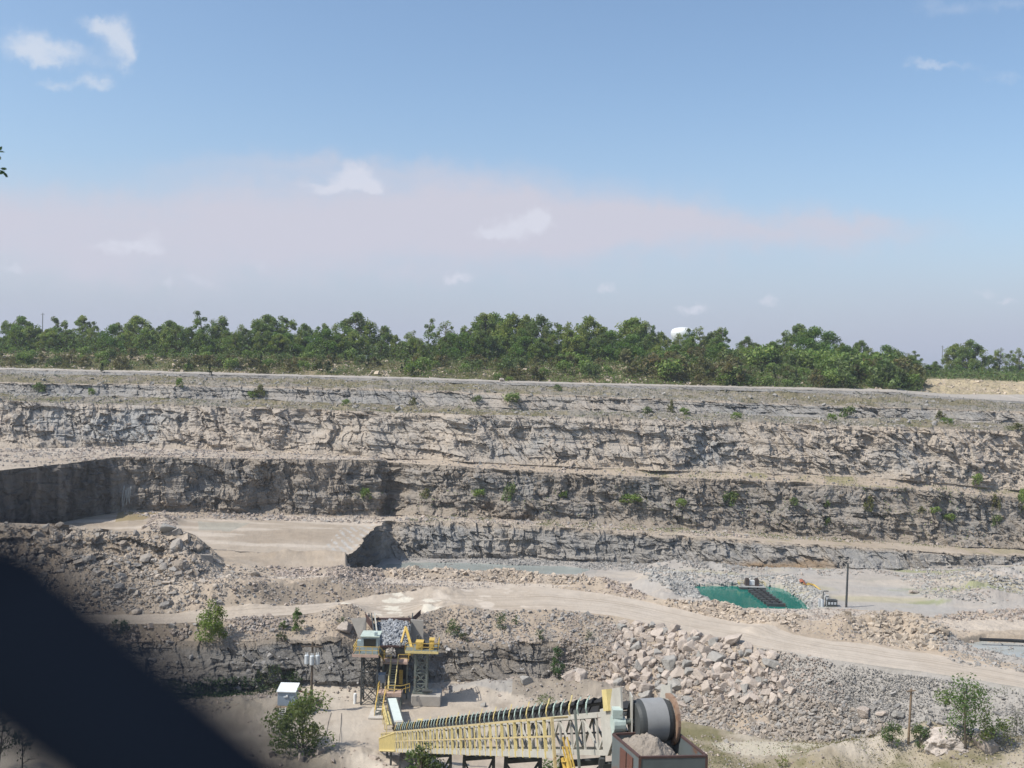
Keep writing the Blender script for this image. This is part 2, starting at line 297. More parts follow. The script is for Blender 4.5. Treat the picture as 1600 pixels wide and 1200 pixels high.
# band: (from, to, rows, type, object name, ease)
bands = [('start', 'face_base', 90, 'flat', 'ground'), ('face_base', 'face_top', 80, 'lowface', 'rock_face'), ('face_top', 'road_near', 46, 'slope', 'dirt_slope'),
         ('road_near', 'road_far', 40, 'road', 'road'), ('road_far', 'crest', 74, 'heap', 'rubble_slope'), ('crest', 'drop_base', 16, 'flat', 'berm_back'),
         ('drop_base', 'low_base', 70, 'flat', 'pit_floor'), ('low_base', 'low_top', 56, 'wall', 'rock_face'), ('low_top', 'mid_base', 56, 'flat', 'rock_bench'),
         ('mid_base', 'mid_top', 110, 'wall', 'rock_face'), ('mid_top', 'up_base', 36, 'flat', 'rock_bench'), ('up_base', 'up_top', 92, 'wall', 'rock_face'),
         ('up_top', 'strip_far', 26, 'strip', 'rock_bench'), ('strip_far', 'third_top', 36, 'wall', 'rock_face'), ('third_top', 'rim_base', 20, 'strip', 'rock_bench'),
         ('rim_base', 'rim_road', 12, 'wall', 'rock_face'), ('rim_road', 'slope_base', 8, 'road', 'road'), ('slope_base', 'slope_top', 46, 'hill', 'hillside'),
         ('slope_top', 'plain', 12, 'plain', 'ground'), ('plain', 'plain_far', 10, 'plain', 'ground'), ('plain_far', 'horizon', 6, 'plain', 'ground')]
D_ = []; Z_ = []; B_ = []; T_ = []
for bi, (f, t, n, k, nm) in enumerate(bands):
    (d0, z0), (d1, z1) = lines[f], lines[t]
    for r in range(n if bi < len(bands) - 1 else n + 1):
        u = r / n
        if k in ('flat', 'strip'): u = 0.5 * u + 0.5 * (3 * u * u - 2 * u ** 3)
        dd, zz = d0 + (d1 - d0) * u, z0 + (z1 - z0) * u
        D_.append(dd); Z_.append(zz); B_.append(bi); T_.append(u)
D_ = np.array(D_, np.float64); Z_ = np.array(Z_, np.float64); B_ = np.array(B_); T_ = np.array(T_); NR = len(B_)
kinds = np.array([bands[b][3] for b in B_])
X_ = A[None, :] * D_; Y_ = D_.copy()
PX0, PY0 = proj(X_, Y_, Z_)
BC = B_[:, None] + np.zeros((1, NC), int); TC = T_[:, None] + np.zeros((1, NC))
def in_poly(px, py, poly):
    ins = np.zeros(px.shape, bool); n = len(poly)
    for i in range(n):
        x1, y1 = poly[i]; x2, y2 = poly[(i + 1) % n]
        if y1 == y2: continue
        cnd = ((y1 > py) != (y2 > py)) & (px < (x2 - x1) * (py - y1) / (y2 - y1) + x1); ins ^= cnd
    return ins
BI = {}                                       # band numbers by short key
for key, f in (('floor', 'start'), ('face0', 'face_base'), ('slope', 'face_top'), ('road', 'road_near'), ('heap', 'road_far'), ('back', 'crest'), ('pit', 'drop_base'), ('low', 'low_base'), ('bench1', 'low_top'), ('mid', 'mid_base'), ('bench2', 'mid_top'), ('up', 'up_base'), ('strip', 'up_top'), ('third', 'strip_far'), ('strip3', 'third_top'), ('rimwall', 'rim_base'), ('rimroad', 'rim_road'), ('hill', 'slope_base')):
    BI[key] = [b[0] for b in bands].index(f)
rows = {k: np.where(B_ == v)[0] for k, v in BI.items()}
def band_mask(*keys):
    m = np.zeros(NR, bool)
    for k in keys: m |= B_ == BI[k]
    return m
# --- low bumps: berms and heaps along lines drawn on the ground
def ridge(keys, pts, z, h, w, seed=0, rough=0.8):
    q = [P(x, y, z=z) for x, y in pts]
    keys = list(keys) + (['road'] if ('heap' in keys or 'slope' in keys) else []) + (['face0'] if keys == ['floor'] and seed in (17, 18) else [])
    rr = np.where(band_mask(*keys))[0]
    X = X_[rr]; Y = Y_[rr]; best = np.full(X.shape, 1e9)
    for p, s in zip(q[:-1], q[1:]):
        dx, dy = s[0] - p[0], s[1] - p[1]; t = np.clip(((X - p[0]) * dx + (Y - p[1]) * dy) / (dx * dx + dy * dy), 0, 1)
        best = np.minimum(best, np.hypot(X - p[0] - t * dx, Y - p[1] - t * dy))
    amp = 1 + rough * fbm(X / 5, Y / 5, X * 0 + seed, 3, 80 + seed)
    Z_[rr] += h * (np.clip(amp, .1, 2) + .22 * fbm(X / 1.1, Y / 1.1, X * 0, 3, 180 + seed)) * np.exp(-(best / w) ** 2)
ridge(['heap'], [(380, 938), (450, 932), (520, 928), (600, 928), (640, 926), (690, 926)], -34.3, 1.15, 3.3, 1, .4)
ridge(['heap'], [(300, 945), (400, 943)], -34.3, 1.4, 3.0, 2)
ridge(['heap', 'back'], [(430, 897), (520, 896), (600, 896), (700, 898), (800, 899), (900, 910)], -34, 0.8, 1.8, 3)
ridge(['heap'], [(1060, 942), (1120, 954), (1200, 968), (1280, 981)], -34.3, 0.7, 1.8, 4)
ridge(['heap'], [(940, 912), (990, 918)], -34.3, 1.0, 3.5, 5)
ridge(['heap'], [(1320, 990), (1380, 984), (1420, 986), (1460, 1000)], -34.3, 1.9, 2.6, 6)
ridge(['heap', 'back'], [(1440, 963), (1520, 960), (1600, 956), (1750, 950)], -34.3, 0.9, 2.4, 7)
ridge(['heap'], [(1180, 982), (1240, 976)], -34.3, 0.7, 2.2, 8)
ridge(['pit', 'back', 'heap'], [(1020, 905), (1050, 925), (1085, 936), (1110, 944)], -36.5, 2.0, 4.0, 9)
ridge(['pit'], [(1020, 902), (1080, 903), (1150, 906), (1200, 908), (1230, 908)], -38, 0.7, 2.2, 10)
ridge(['pit'], [(1240, 912), (1265, 925), (1285, 940)], -38, 0.7, 2.2, 11)
ridge(['pit'], [(640, 886), (700, 882), (790, 882)], -38, 0.2, 1.0, 12)
ridge(['pit'], [(1040, 887), (1130, 891)], -38, 1.2, 3.5, 13)
ridge(['pit'], [(1230, 893), (1300, 896), (1370, 895)], -38, 0.6, 2.4, 14)
ridge(['pit'], [(1510, 925), (1560, 912), (1620, 905), (1750, 900)], -38, 2.2, 6, 15)
ridge(['pit'], [(1470, 940), (1540, 942), (1620, 940), (1750, 935)], -38, 0.9, 3, 16)
ridge(['floor'], [(760, 1080), (830, 1080), (900, 1085), (960, 1098)], -42, 1.7, 2.8, 17, .5)
ridge(['floor'], [(430, 1072), (500, 1074), (560, 1076)], -42, 0.8, 1.8, 18, .5)
ridge(['floor'], [(280, 1120), (380, 1110), (440, 1105)], -42, 1.0, 4.0, 19)
ridge(['floor'], [(400, 1200), (500, 1195), (560, 1190)], -42, 1.6, 3.0, 20)
ridge(['floor'], [(600, 1215), (640, 1205), (680, 1212)], -42, 1.4, 2.6, 21, .3)
ridge(['floor'], [(1290, 1205), (1350, 1190), (1440, 1190), (1480, 1205)], -42, 2.0, 3.2, 22, .3)
ridge(['floor'], [(1500, 1190), (1600, 1185), (1700, 1180)], -42, 1.4, 4.0, 23)
ridge(['slope', 'face0'], [(520, 975), (545, 962)], -35, 1.2, 2.6, 24, .3)
ridge(['slope', 'face0'], [(672, 958), (700, 956), (730, 962)], -35, 0.9, 2.4, 25, .3)
ridge(['bench1'], [(265, 815), (230, 838)], -31, 1.1, 2.2, 26)
# --- hollows for the water
POND = [(1084, 915), (1130, 915), (1196, 914), (1225, 920), (1246, 932), (1268, 952), (1230, 966), (1150, 962), (1105, 950), (1092, 932)]
SHAL = [(590, 885), (640, 878), (720, 879), (800, 882), (880, 884), (925, 889), (900, 896), (800, 897), (650, 893), (600, 892)]
POOL = [(1490, 1004), (1540, 996), (1620, 1000), (1700, 1010), (1700, 1040), (1600, 1030), (1530, 1018)]
GREEN = [(1318, 884), (1350, 884), (1390, 887), (1370, 890), (1330, 889)]
def hollow(keys, poly, z, depth, blur):
    rr = np.where(band_mask(*keys))[0]
    q = np.array([P(x, y, z=z) for x, y in poly]); m = in_poly(X_[rr], Y_[rr], [(p[0], p[1]) for p in q]).astype(float)
    for ax, w in ((1, blur * 4), (0, blur)):
        kx = np.hanning(2 * w + 3)[1:-1]; kx /= kx.sum(); m = np.apply_along_axis(lambda v: np.convolve(v, kx, 'same'), ax, m)
    Z_[rr] = Z_[rr] * 1.0 - depth * sstep(m, .25, .8)
    return q
q_pond = hollow(['pit', 'back'], POND, -38.3, 1.6, 2); q_shal = hollow(['pit'], SHAL, -38.0, 0.45, 2); q_green = hollow(['pit'], GREEN, -38.0, 0.5, 1)
q_pool = hollow(['heap'], POOL, -34.6, 0.9, 3)
# --- rough surface: blocky courses on walls, lumps on the ground
s_ = X_ + 0.8 * Y_
nrm = {}
dispH = np.zeros((NR, NC), np.float32); dispZ = np.zeros((NR, NC), np.float32)
NX = np.zeros((NR, NC)); NY = np.zeros((NR, NC))
ker = np.hanning(41); ker /= ker.sum()
for key, v in BI.items():
    rr = rows[key]; X = X_[rr]; Y = Y_[rr]; Z = Z_[rr]; S0 = s_[rr]; t = T_[rr][:, None]; kind = bands[v][3]
    mid = rr[len(rr) // 2]
    tx = np.convolve(np.pad(np.gradient(X_[mid]), 20, 'edge'), ker, 'valid'); ty = np.convolve(np.pad(np.gradient(Y_[mid]), 20, 'edge'), ker, 'valid')
    ln = np.hypot(tx, ty); NX[rr] = ty / ln; NY[rr] = -tx / ln
    if kind in ('wall', 'lowface'):
        z0 = Z
        sw = S0 + 2.0 * fbm(S0 / 6, Z / 3, Y / 9, 3, 3 + v); zw = z0 + 0.5 * fbm(S0 / 7, Z / 4, Y / 9, 3, 5 + v)
        big = fbm(X / 16, Y / 16, Z / 14, 3, 20 + v)
        butt = fbm(S0 / 6.0, Z / 16, Y / 14, 3, 25 + v)              # vertical buttresses
        rid = 1 - 2 * np.abs(fbm(S0 / 3.4 + .08 * Z, Z / 4.0, Y / 9, 4, 26 + v, .55))
        pm = .3 + .7 * sstep(fbm(S0 / 13, Z / 5, Y / 20, 3, 27 + v), -.25, .25)
        bed = hsh(np.floor(zw / .75 + .3 * fbm(S0 / 30, Z * 0, Y * 0, 2, 28)), S0 * 0, S0 * 0, 29 + v) - .5
        d = 1.5 * big + 1.8 * butt + 0.8 * rid * pm + .30 * bed + 0.7 * blocks(sw, zw, 4.0, 2.9, 30 + v) + 0.55 * (.4 + .6 * pm) * blocks(sw + .3 * zw, zw, 1.7, 1.25, 31 + v) + 0.24 * pm * blocks(sw, zw, 0.75, 0.55, 32 + v) + ((.6 if key == 'low' else .35) * blocks(sw, zw, 1.1, 4.5, 36 + v) if key in ('low', 'face0') else 0.45 * blocks(sw, zw, 1.5, 3.8, 37 + v) + 0.5 * blocks(sw, zw, 3.2, 6.5, 38 + v)) + 0.42 * pm * fbm(X / 1.8, Y / 1.8, Z / 1.4, 4, 33 + v)
        sc = {'low': .78, 'mid': .95, 'up': .98, 'third': .85, 'rimwall': .55, 'face0': .75}[key]
        lwall = sstep(A, -.36, -.40)[None, :] if key == 'mid' else np.zeros((1, NC))
        sc = sc * (1 - .3 * lwall)
        if key == 'low': sc = sc * (1 - .2 * sstep(A, -.125, -.14)[None, :] )
        if key == 'face0':                                            # right of the face the bank is loose stone
            sc = sc * (1 - .75 * sstep(A, P(900, 1030, D=136)[0] / 136, P(960, 1040, D=133)[0] / 133))[None, :]
        env = np.clip(np.minimum(t * 7 + 0.25, (1 - t) * 7 + 0.45), 0, 1)
        led = {'mid': .8, 'up': 0.45, 'low': .3, 'third': .3, 'rimwall': 0, 'face0': .3}[key]
        tl = 0.45 + 0.12 * fbm(S0 / 18, Y / 30, Z * 0, 3, 44 + v)
        d = d * sc * env - led * (sstep(t, tl - .05, tl + .05) - t) * np.minimum(1, sc)
        if key in ('mid', 'up', 'low', 'third'):                      # fallen talus at the foot
            tal = np.clip(0.12 + 0.24 * fbm(S0 / 9, Y / 20, Z * 0, 3, 55 + v), 0.03, .5)
            d = d + np.clip(tal - t, 0, 1) * (9 if key != 'low' else 4) * (1 - lwall) * (1 if key != 'low' else .6 * sstep(A, -.13, -.118)[None, :])
        dispH[rr] = d; dispZ[rr] = 0.12 * fbm(X / 1.2, Y / 1.2, Z / 1.2, 2, 70 + v) * env
    else:
        amp = {'flat': .16, 'slope': .35, 'road': .07, 'heap': .42, 'strip': .85, 'hill': .8, 'plain': .3}[kind]
        if key == 'bench1': amp = .14
        if key == 'heap': amp = 0.12 + 0.6 * sstep(-A, .27, .32)[None, :] + 0.25 * sstep(A, -.1, .3)[None, :]
        e = np.clip(np.minimum(t, 1 - t) * 10 + (0.3 if kind != 'road' else .6), 0, 1)
        g = fbm(X / 7, Y / 7, X * 0, 3, 90 + v) + 0.8 * fbm(X / 1.7, Y / 1.7, X * 0, 4, 91 + v, .6)
        dispZ[rr] = amp * g * e
        if kind in ('slope', 'strip', 'hill'): dispH[rr] = 0.5 * amp * fbm(X / 2.5, Y / 2.5, Z / 2, 4, 95 + v, .6) * e
        if key == 'heap':                                             # the big heap on the left is coarse and ledgy
            lm = sstep(-A, .275, .31)[None, :] * sstep(t, .35, .6)
            bb = 0.9 * blocks(S0 + fbm(X / 3, Y / 3, Z, 3, 7) * 2, Z, 3.5, 1.9, 201) + 0.6 * blocks(S0, Z, 1.5, 0.9, 202) + 1.0 * fbm(X / 6, Z / 3, Y / 8, 4, 203)
            dispH[rr] = 1.25 * lm * bb * e
# carry the wall edge displacement into the neighbouring ground so the seams stay closed, fading out
def carry(arr, nfade):
    out = arr.copy()
    for bi in range(1, len(bands)):
        r0_ = np.where(B_ == bi)[0][0]; k0, k1 = bands[bi - 1][3], bands[bi][3]
        w0, w1 = k0 in ('wall', 'lowface'), k1 in ('wall', 'lowface')
        if w1 and not w0:                      # ground below a wall: fade backwards from wall base
            for j in range(1, nfade + 1): out[r0_ - j] += arr[r0_] * (1 - j / (nfade + 1.0))
        elif w0 and not w1:                    # ground above a wall: edge row is ground's first row; take the wall's last row
            for j in range(0, nfade): out[r0_ + j] += arr[r0_ - 1] * (1 - j / float(nfade))
    return out
dH2 = carry(dispH, 8)
for bi in range(1, len(bands)):                # normals for carried rows
    r0_ = np.where(B_ == bi)[0][0]
    if bands[bi][3] in ('wall', 'lowface') and bands[bi - 1][3] not in ('wall', 'lowface'): NX[r0_ - 8:r0_] = NX[r0_]; NY[r0_ - 8:r0_] = NY[r0_]
    if bands[bi - 1][3] in ('wall', 'lowface') and bands[bi][3] not in ('wall', 'lowface'): NX[r0_:r0_ + 8] = NX[r0_ - 1]; NY[r0_:r0_ + 8] = NY[r0_ - 1]
X_ += NX * dH2; Y_ += NY * dH2; Z_ += dispZ
PX, PY = proj(X_, Y_, Z_)
PYmin = np.minimum.accumulate(PY, 0)
def hit(x, y):                                # first point of the terrain seen at a pixel
    c = None
    cc = int(np.argmin(np.abs(PX[NR // 2] - x)))
    for _ in range(3):
        col = PYmin[:, cc]; r = int(np.searchsorted(-col, -y)); r = min(r, NR - 1)
        cc = int(np.clip(np.argmin(np.abs(PX[r] - x)), 0, NC - 1))
    return np.array([X_[r, cc], Y_[r, cc], Z_[r, cc]])
# --- colours (surface colours; some rock faces also have shade painted in)
TAN = np.array((.37, .306, .248)); PALE = np.array((.465, .408, .358)); GREY = np.array((.29, .28, .275)); DARK = np.array((.17, .16, .15)); PINK = np.array((.325, .283, .247))
BLUE = np.array((.36, .36, .365)); RUST = np.array((.20, .125, .06)); MOSS = np.array((.14, .16, .06)); OLIVE = np.array((.16, .15, .075)); SAND = np.array((.46, .38, .27))
C_ = np.zeros((NR, NC, 3), np.float32)
def mixa(c, col, f): return c + (col - c) * np.clip(f, 0, 1)[..., None]
for bi, (f, t_, n, k, nm) in enumerate(bands):
    rr = np.where(B_ == bi)[0]; X = X_[rr]; Y = Y_[rr]; Z = Z_[rr]; t = T_[rr][:, None] + X * 0; px = PX0[rr]; py = PY0[rr]; key = [q for q, v in BI.items() if v == bi]; key = key[0] if key else ''
    n1 = fbm(X / 14, Y / 14, Z / 8, 4, 300 + bi); n2 = fbm(X / 3, Y / 3, Z / 2, 4, 320 + bi); n3 = fbm(X / 30, Y / 30, Z, 3, 340)
    lay = fbm(X / 25, Y / 25, Z / 0.7, 4, 360); c = np.zeros(X.shape + (3,), np.float32)
    if key in ('mid', 'up'):
        c[:] = PINK * (1.06 if key == 'mid' else 1.25); c = mixa(c, GREY * 1.1, .3 + n1 * 1.1 + .3 * lay); c = mixa(c, DARK, np.clip(n2 * .9 + .15 * lay - .2, 0, .35))
        c = mixa(c, BLUE, sstep(n1 + .5 * n2, .25, .6) * .55 * (1 if key == 'up' else .45)); c = mixa(c, TAN * .95, sstep(t, .84, .97) * .4)
        c = mixa(c, TAN, np.clip(.22 - t, 0, .2) * 3)
        if key == 'mid': c *= 0.80; c = mixa(c, RUST, sstep(fbm(X / 5, Y / 5, Z / 25, 3, 371), .3, .55) * sstep(t, .5, .15) * .55); c = mixa(c, PINK, sstep(-A, .30, .36)[None, :] * .35 + 0 * X); c = mixa(c, np.array((.095,.085,.08)), sstep(-A, .383, .395)[None, :] * .85 + 0 * X); c *= (1 + sstep(-A, .383, .395)[None, :] * .7 * fbm((X + Y) / 1.3, Y * 0, Z / 14, 3, 377))[..., None]  # receding left wall: its shade is painted into the near-black colour
    elif key in ('low', 'third', 'rimwall', 'face0'):
        c[:] = GREY * .9; c = mixa(c, BLUE * .84, .4 + n1 + .5 * lay); c = mixa(c, DARK, np.clip(n2, 0, .45)); c = mixa(c, PINK * 1.05, .35 + n1); c = mixa(c, TAN, sstep(t, .8, .95) * .7)
        if key == 'low': c = mixa(c, np.array((.085, .083, .082)), sstep(A, -.122, -.132)[None, :] * .85 + 0 * X)  # plateau end face darkened, so its full shade is in the colour
        if key == 'low': c = mixa(c, RUST * 1.1, sstep(A, .17, .25)[None, :] * sstep(t + .25 * n2, .5, .1) * np.clip(.2 + n1 * 2.4, 0, .75) * sstep(A, .40, .36)[None, :]); c *= 1.02
        if key == 'face0': c *= .68; c = mixa(c, TAN, sstep(A, .06, .10)[None, :] + 0 * X); c = mixa(c, GREY * 1.15, sstep(A, .24, .32)[None, :] * .85 + 0 * X)  # grey face darkened further, painting in the shade under its overhang
        if key == 'rimwall': c = mixa(c, GREY * .6, .5 + n1)
    elif k == 'road':
        c[:] = PALE * (1.0 if key == 'road' else .85); c = mixa(c, TAN, .35 + .8 * n1 + .3 * n2)
        # wheel tracks and wet light patches run along the road
        across = t + .16 * fbm(X / 26, Y / 26, X * 0, 2, 381) + .012 * fbm(X / 3, Y / 3, X * 0, 3, 382)
        for a_, w_, s_k in ((.24, .022, .5), (.34, .02, .45), (.52, .03, .3), (.63, .018, .5), (.73, .022, .4), (.12, .03, .25)): c = mixa(c, TAN * .74, np.exp(-((across - a_) / w_) ** 2) * s_k * 1.5 * np.clip(.7 + 1.4 * fbm(X / 14, Y / 14, X * 0 + a_ * 90, 3, 383), 0, 1.3)); c = mixa(c, PALE * 1.12, sstep(n2 + n1, .35, .7) * .5)
        if key == 'road': c = mixa(c, np.array((.60, .56, .49)), sstep(fbm(X / 3.2, Y / 2.0, X * 0, 3, 388, .6), .16, .24) * in_poly(px, py, [(520, 930), (690, 925), (690, 960), (640, 972), (560, 970), (510, 955)]) * .85)
        if key == 'rimroad': c = mixa(c, GREY * 1.2, .5 + 0 * X)
    elif key == 'slope':
        c[:] = TAN; c = mixa(c, TAN * .78, .5 + n1 * 1.4); c = mixa(c, GREY, np.clip(n2 * .8, 0, .5)); c = mixa(c, GREY * 1.12, sstep(A, .22, .30)[None, :] * .8 + 0 * X)
        c = mixa(c, DARK * 1.3, sstep(-A, .36, .44)[None, :] * .5 + 0 * X)
    elif key in ('heap', 'back'):
        c[:] = TAN * 1.04; c = mixa(c, TAN * .82, .3 + n1 * 1.4); c = mixa(c, PALE, np.clip(n2 * .7, 0, .4)); c = mixa(c, GREY * 1.1, in_poly(px, py, [(1000, 895), (1120, 940), (1090, 950), (1010, 925)]) * .8)
        c = mixa(c, TAN * .66, in_poly(px, py, [(370, 945), (420, 928), (520, 914), (640, 914), (695, 922), (690, 936), (560, 938), (440, 950)]) * .75)
        up = in_poly(px, py, [(395, 915), (440, 899), (620, 903), (720, 905), (900, 918), (700, 922), (560, 912), (470, 915)]); c = mixa(c, PALE * .98, up * .8)
        sandb = in_poly(px, py, [(1090, 940), (1260, 952), (1380, 955), (1340, 985), (1240, 978), (1150, 960)]); c = mixa(c, np.array((.42, .375, .34)), sandb * .8)
        st2 = in_poly(px, py, [(1440, 972), (1600, 965), (1700, 965), (1700, 985), (1500, 987)]); c = mixa(c, PALE, st2 * .8); c = mixa(c, GREY * 1.25, in_poly(px, py, [(1430, 1005), (1600, 995), (1700, 1000), (1700, 1050), (1560, 1035)]) * .7)
    elif key in ('pit',):
        c[:] = np.array((.37, .335, .31)); c = mixa(c, GREY * 1.2, .15 + n1 * 1.3); c = mixa(c, PALE, sstep(fbm(X / 30, Y / 5, X * 0, 4, 391), .12, .4) * .6)
        c = mixa(c, np.array((.36, .33, .22)), sstep(fbm(X / 22, Y / 6, X * 0, 4, 392), .05, .35) * sstep(A, .2, .35)[None, :] * .6)
        c = mixa(c, MOSS * 1.5, sstep(fbm(X / 12, Y / 4, X * 0, 4, 393), .28, .5) * sstep(A, .1, .3)[None, :] * .6); c = mixa(c, GREY * .95, in_poly(px, py, [(590, 870), (700, 872), (940, 882), (930, 897), (600, 893)]) * .6)
        wetd = sstep(-38.05 - Z, 0, .25); c = mixa(c, np.array((.16, .19, .15)), wetd * .8)
        lf = sstep(-A, .14, .145)[None, :] + 0 * X; c = mixa(c, TAN * .95, lf)
    elif key == 'bench1':
        c[:] = np.array((.39, .335, .285)); c = mixa(c, TAN * .85, .35 + n1 * 1.3); c = mixa(c, PALE * 1.05, sstep(fbm(X / 18, Y / 4, X * 0, 4, 394), .12, .4) * .7)
        hl = in_poly(px, py, [(535, 825), (588, 818), (545, 868), (505, 856)]); c = mixa(c, BLUE * 1.15, hl * sstep(np.abs(np.mod((X + .35 * Y) / 1.6, 1) - .5), .2, .4) * .7 * (vn(X / .5, Y / 1.2, X * 0, 5) > .4))
        c = mixa(c, OLIVE * 1.4, sstep(n2 + n1 * .6, .05, .4) * sstep(A, .04, .2)[None, :] * .65); c = mixa(c, TAN, sstep(A, .02, .1)[None, :] * .4 + 0 * X)
        c = mixa(c, np.array((.24, .19, .1)), in_poly(px, py, [(185, 798), (250, 800), (225, 812), (180, 815)]) * .8); c = mixa(c, np.array((.29, .29, .26)), in_poly(px, py, [(310, 815), (390, 818), (360, 830), (310, 828)]) * .6)
    elif key == 'bench2':
        c[:] = PALE * .9; c = mixa(c, TAN * .9, .4 + n1); c = mixa(c, TAN * .95, sstep(A, -.15, -.05)[None, :] * .8 + 0 * X); c = mixa(c, OLIVE * 1.3, sstep(n2 + n1, .1, .5) * sstep(A, .05, .15)[None, :] * .7)
    elif key in ('strip', 'strip3'):
        c[:] = np.array((.215, .196, .172)); c = mixa(c, TAN * .58, .3 + n1 * 1.3); c = mixa(c, np.array((.155, .138, .082)), sstep(n2 * .8 + n1 * .7, -.12, .25) * .85); c = mixa(c, TAN * .95, sstep(n2, .3, .5) * .4)
    elif key == 'hill':
        c[:] = OLIVE * .7; c = mixa(c, np.array((.30, .24, .17)), sstep(n1 + n2 * .6, .2, .5) * .8); c = mixa(c, MOSS * .7, sstep(-n1 + n2 * .5, .1, .4) * .6)
        bare = sstep(A, .385, .395)[None, :] + 0 * X; c = mixa(c, SAND, bare * (.75 + .3 * n2)); c = mixa(c, TAN * .85, bare * sstep(fbm(X / 2, Y / 9, Z / 12, 3, 399), .1, .4) * .5)
    elif key == 'floor':
        c[:] = np.array((.45, .40, .35)); c = mixa(c, TAN * .98, .3 + n1 * 1.3 + .3 * n2); c = mixa(c, PALE * 1.12, sstep(fbm(X / 9, Y / 9, X * 0, 4, 401), .1, .45) * .8); c = mixa(c, TAN * .68, sstep(fbm(X / 5, Y / 7, X * 0, 5, 402, .6), .2, .5) * .6)
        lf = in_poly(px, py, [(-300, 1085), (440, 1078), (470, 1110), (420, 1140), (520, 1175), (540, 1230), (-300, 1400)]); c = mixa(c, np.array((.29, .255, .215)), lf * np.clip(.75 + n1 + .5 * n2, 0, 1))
        rg = in_poly(px, py, [(1050, 1120), (1900, 1150), (1900, 1400), (1100, 1400)]); c = mixa(c, np.array((.25, .215, .15)), rg * np.clip(.8 + n1 * 1.5, 0, 1)); c = mixa(c, np.array((.47, .43, .36)), in_poly(px, py, [(1110, 1160), (1230, 1160), (1330, 1172), (1240, 1182), (1130, 1176)]) * .8)
        c = mixa(c, OLIVE * .9, rg * sstep(n2 + n1, .0, .4) * .75)
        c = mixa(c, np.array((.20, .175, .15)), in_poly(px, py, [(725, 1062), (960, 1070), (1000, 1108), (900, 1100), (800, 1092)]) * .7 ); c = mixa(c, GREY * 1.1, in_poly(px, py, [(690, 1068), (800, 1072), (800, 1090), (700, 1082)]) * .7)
    else:
        c[:] = MOSS * .6; c = mixa(c, OLIVE * .9, .5 + n1); c = mixa(c, SAND * .8, sstep(A, .39, .40)[None, :] * .5 * (D_[rr] < 340))
    C_[rr] = c
C_ = np.clip(C_ * np.array((.955, .945, .90), np.float32), 0.02, 0.75)
cc_ = np.arange(NC - 1)
for bi, (f, t_, n, k, nm) in enumerate(bands):
    rr = np.where(B_ == bi)[0]; a0, a1 = rr[0], (rr[-1] + 1 if bi < len(bands) - 1 else rr[-1]); nr = a1 - a0 + 1
    V = np.stack([X_[a0:a1 + 1], Y_[a0:a1 + 1], Z_[a0:a1 + 1]], -1).reshape(-1, 3); cl = C_[a0:a1 + 1].copy(); cl[-1] = cl[-2]
    i = (np.arange(nr - 1)[:, None] * NC + cc_[None, :]); Fq = np.stack([i, i + 1, i + NC + 1, i + NC], -1).reshape(-1, 4)
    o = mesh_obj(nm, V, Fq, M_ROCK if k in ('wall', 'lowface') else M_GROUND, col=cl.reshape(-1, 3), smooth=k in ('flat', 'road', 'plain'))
    tag(o, kind='structure')
# --- the slope below the viewpoint (mostly out of frame) and flanks
gx = np.linspace(-130, 130, 200); gy = np.concatenate([np.linspace(-25, 4, 40), np.linspace(4, 97, 120)[1:]])
GX, GY = np.meshgrid(gx, gy); zp = np.interp(gy, [-25, 3, 6, 26, 44, 53, 62, 76, 85, 97], [-1.5, -1.6, -3, -21.5, -22.5, -24.5, -31, -40.6, -42.15, -42.4])
GZ = zp[:, None] + 0.5 * fbm(GX / 6, GY / 6, GX * 0, 4, 500) * sstep(GY, 2, 12) * sstep(GY, 92, 80)
n1 = fbm(GX / 8, GY / 8, GX * 0, 4, 501); cg = np.zeros(GX.shape + (3,)); cg[:] = (.27, .23, .165); cg = mixa(cg, OLIVE, .4 + n1)
i = (np.arange(len(gy) - 1)[:, None] * len(gx) + np.arange(len(gx) - 1)[None, :]); Fq = np.stack([i, i + 1, i + len(gx) + 1, i + len(gx)], -1).reshape(-1, 4)
tag(mesh_obj('ground', np.stack([GX, GY, GZ], -1).reshape(-1, 3), Fq, M_GROUND, col=cg.reshape(-1, 3), smooth=True), kind='structure')
def near_z(x, y): return float(np.interp(y, gy, zp))
# --- water sheets
def water_mat(name, col, rough=0.08, spec=0.5):
    m, t, o = new_mat(name); b = N('ShaderNodeBsdfPrincipled', t); b.inputs['Roughness'].default_value = rough; b.inputs['Specular IOR Level'].default_value = spec
    g = N('ShaderNodeNewGeometry', t); n1 = N('ShaderNodeTexNoise', t); n1.inputs['Scale'].default_value = .25; n1.inputs['Detail'].default_value = 5; L(g.outputs['Position'], n1.inputs['Vector'], t)
    vm = N('ShaderNodeVectorMath', t, operation='SCALE'); vm.inputs[0].default_value = col; L(M('ADD', .7, M('MULTIPLY', n1.outputs[0], .6, tree=t), tree=t), vm.inputs['Scale'], t); L(vm.outputs[0], b.inputs['Base Color'], t)
    n2 = N('ShaderNodeTexNoise', t); n2.inputs['Scale'].default_value = 1.5; n2.inputs['Detail'].default_value = 3; L(g.outputs['Position'], n2.inputs['Vector'], t)
    bp = N('ShaderNodeBump', t); bp.inputs['Strength'].default_value = .12; bp.inputs['Distance'].default_value = .1; L(n2.outputs[0], bp.inputs['Height'], t); L(bp.outputs[0], b.inputs['Normal'], t)
    L(b.outputs[0], o.inputs[0], t); return m
def water(name, q, z, mat):
    cpt = q[:, :2].mean(0); Vw = [(cpt[0] + (p[0] - cpt[0]) * 1.25, cpt[1] + (p[1] - cpt[1]) * 1.25, z) for p in q]
    tag(mesh_obj(name, np.array(Vw), [list(range(len(Vw)))[::-1]], mat), kind='structure')
water('water', q_pond, -38.45, water_mat('quarry pond water', (.012, .145, .115), .04))
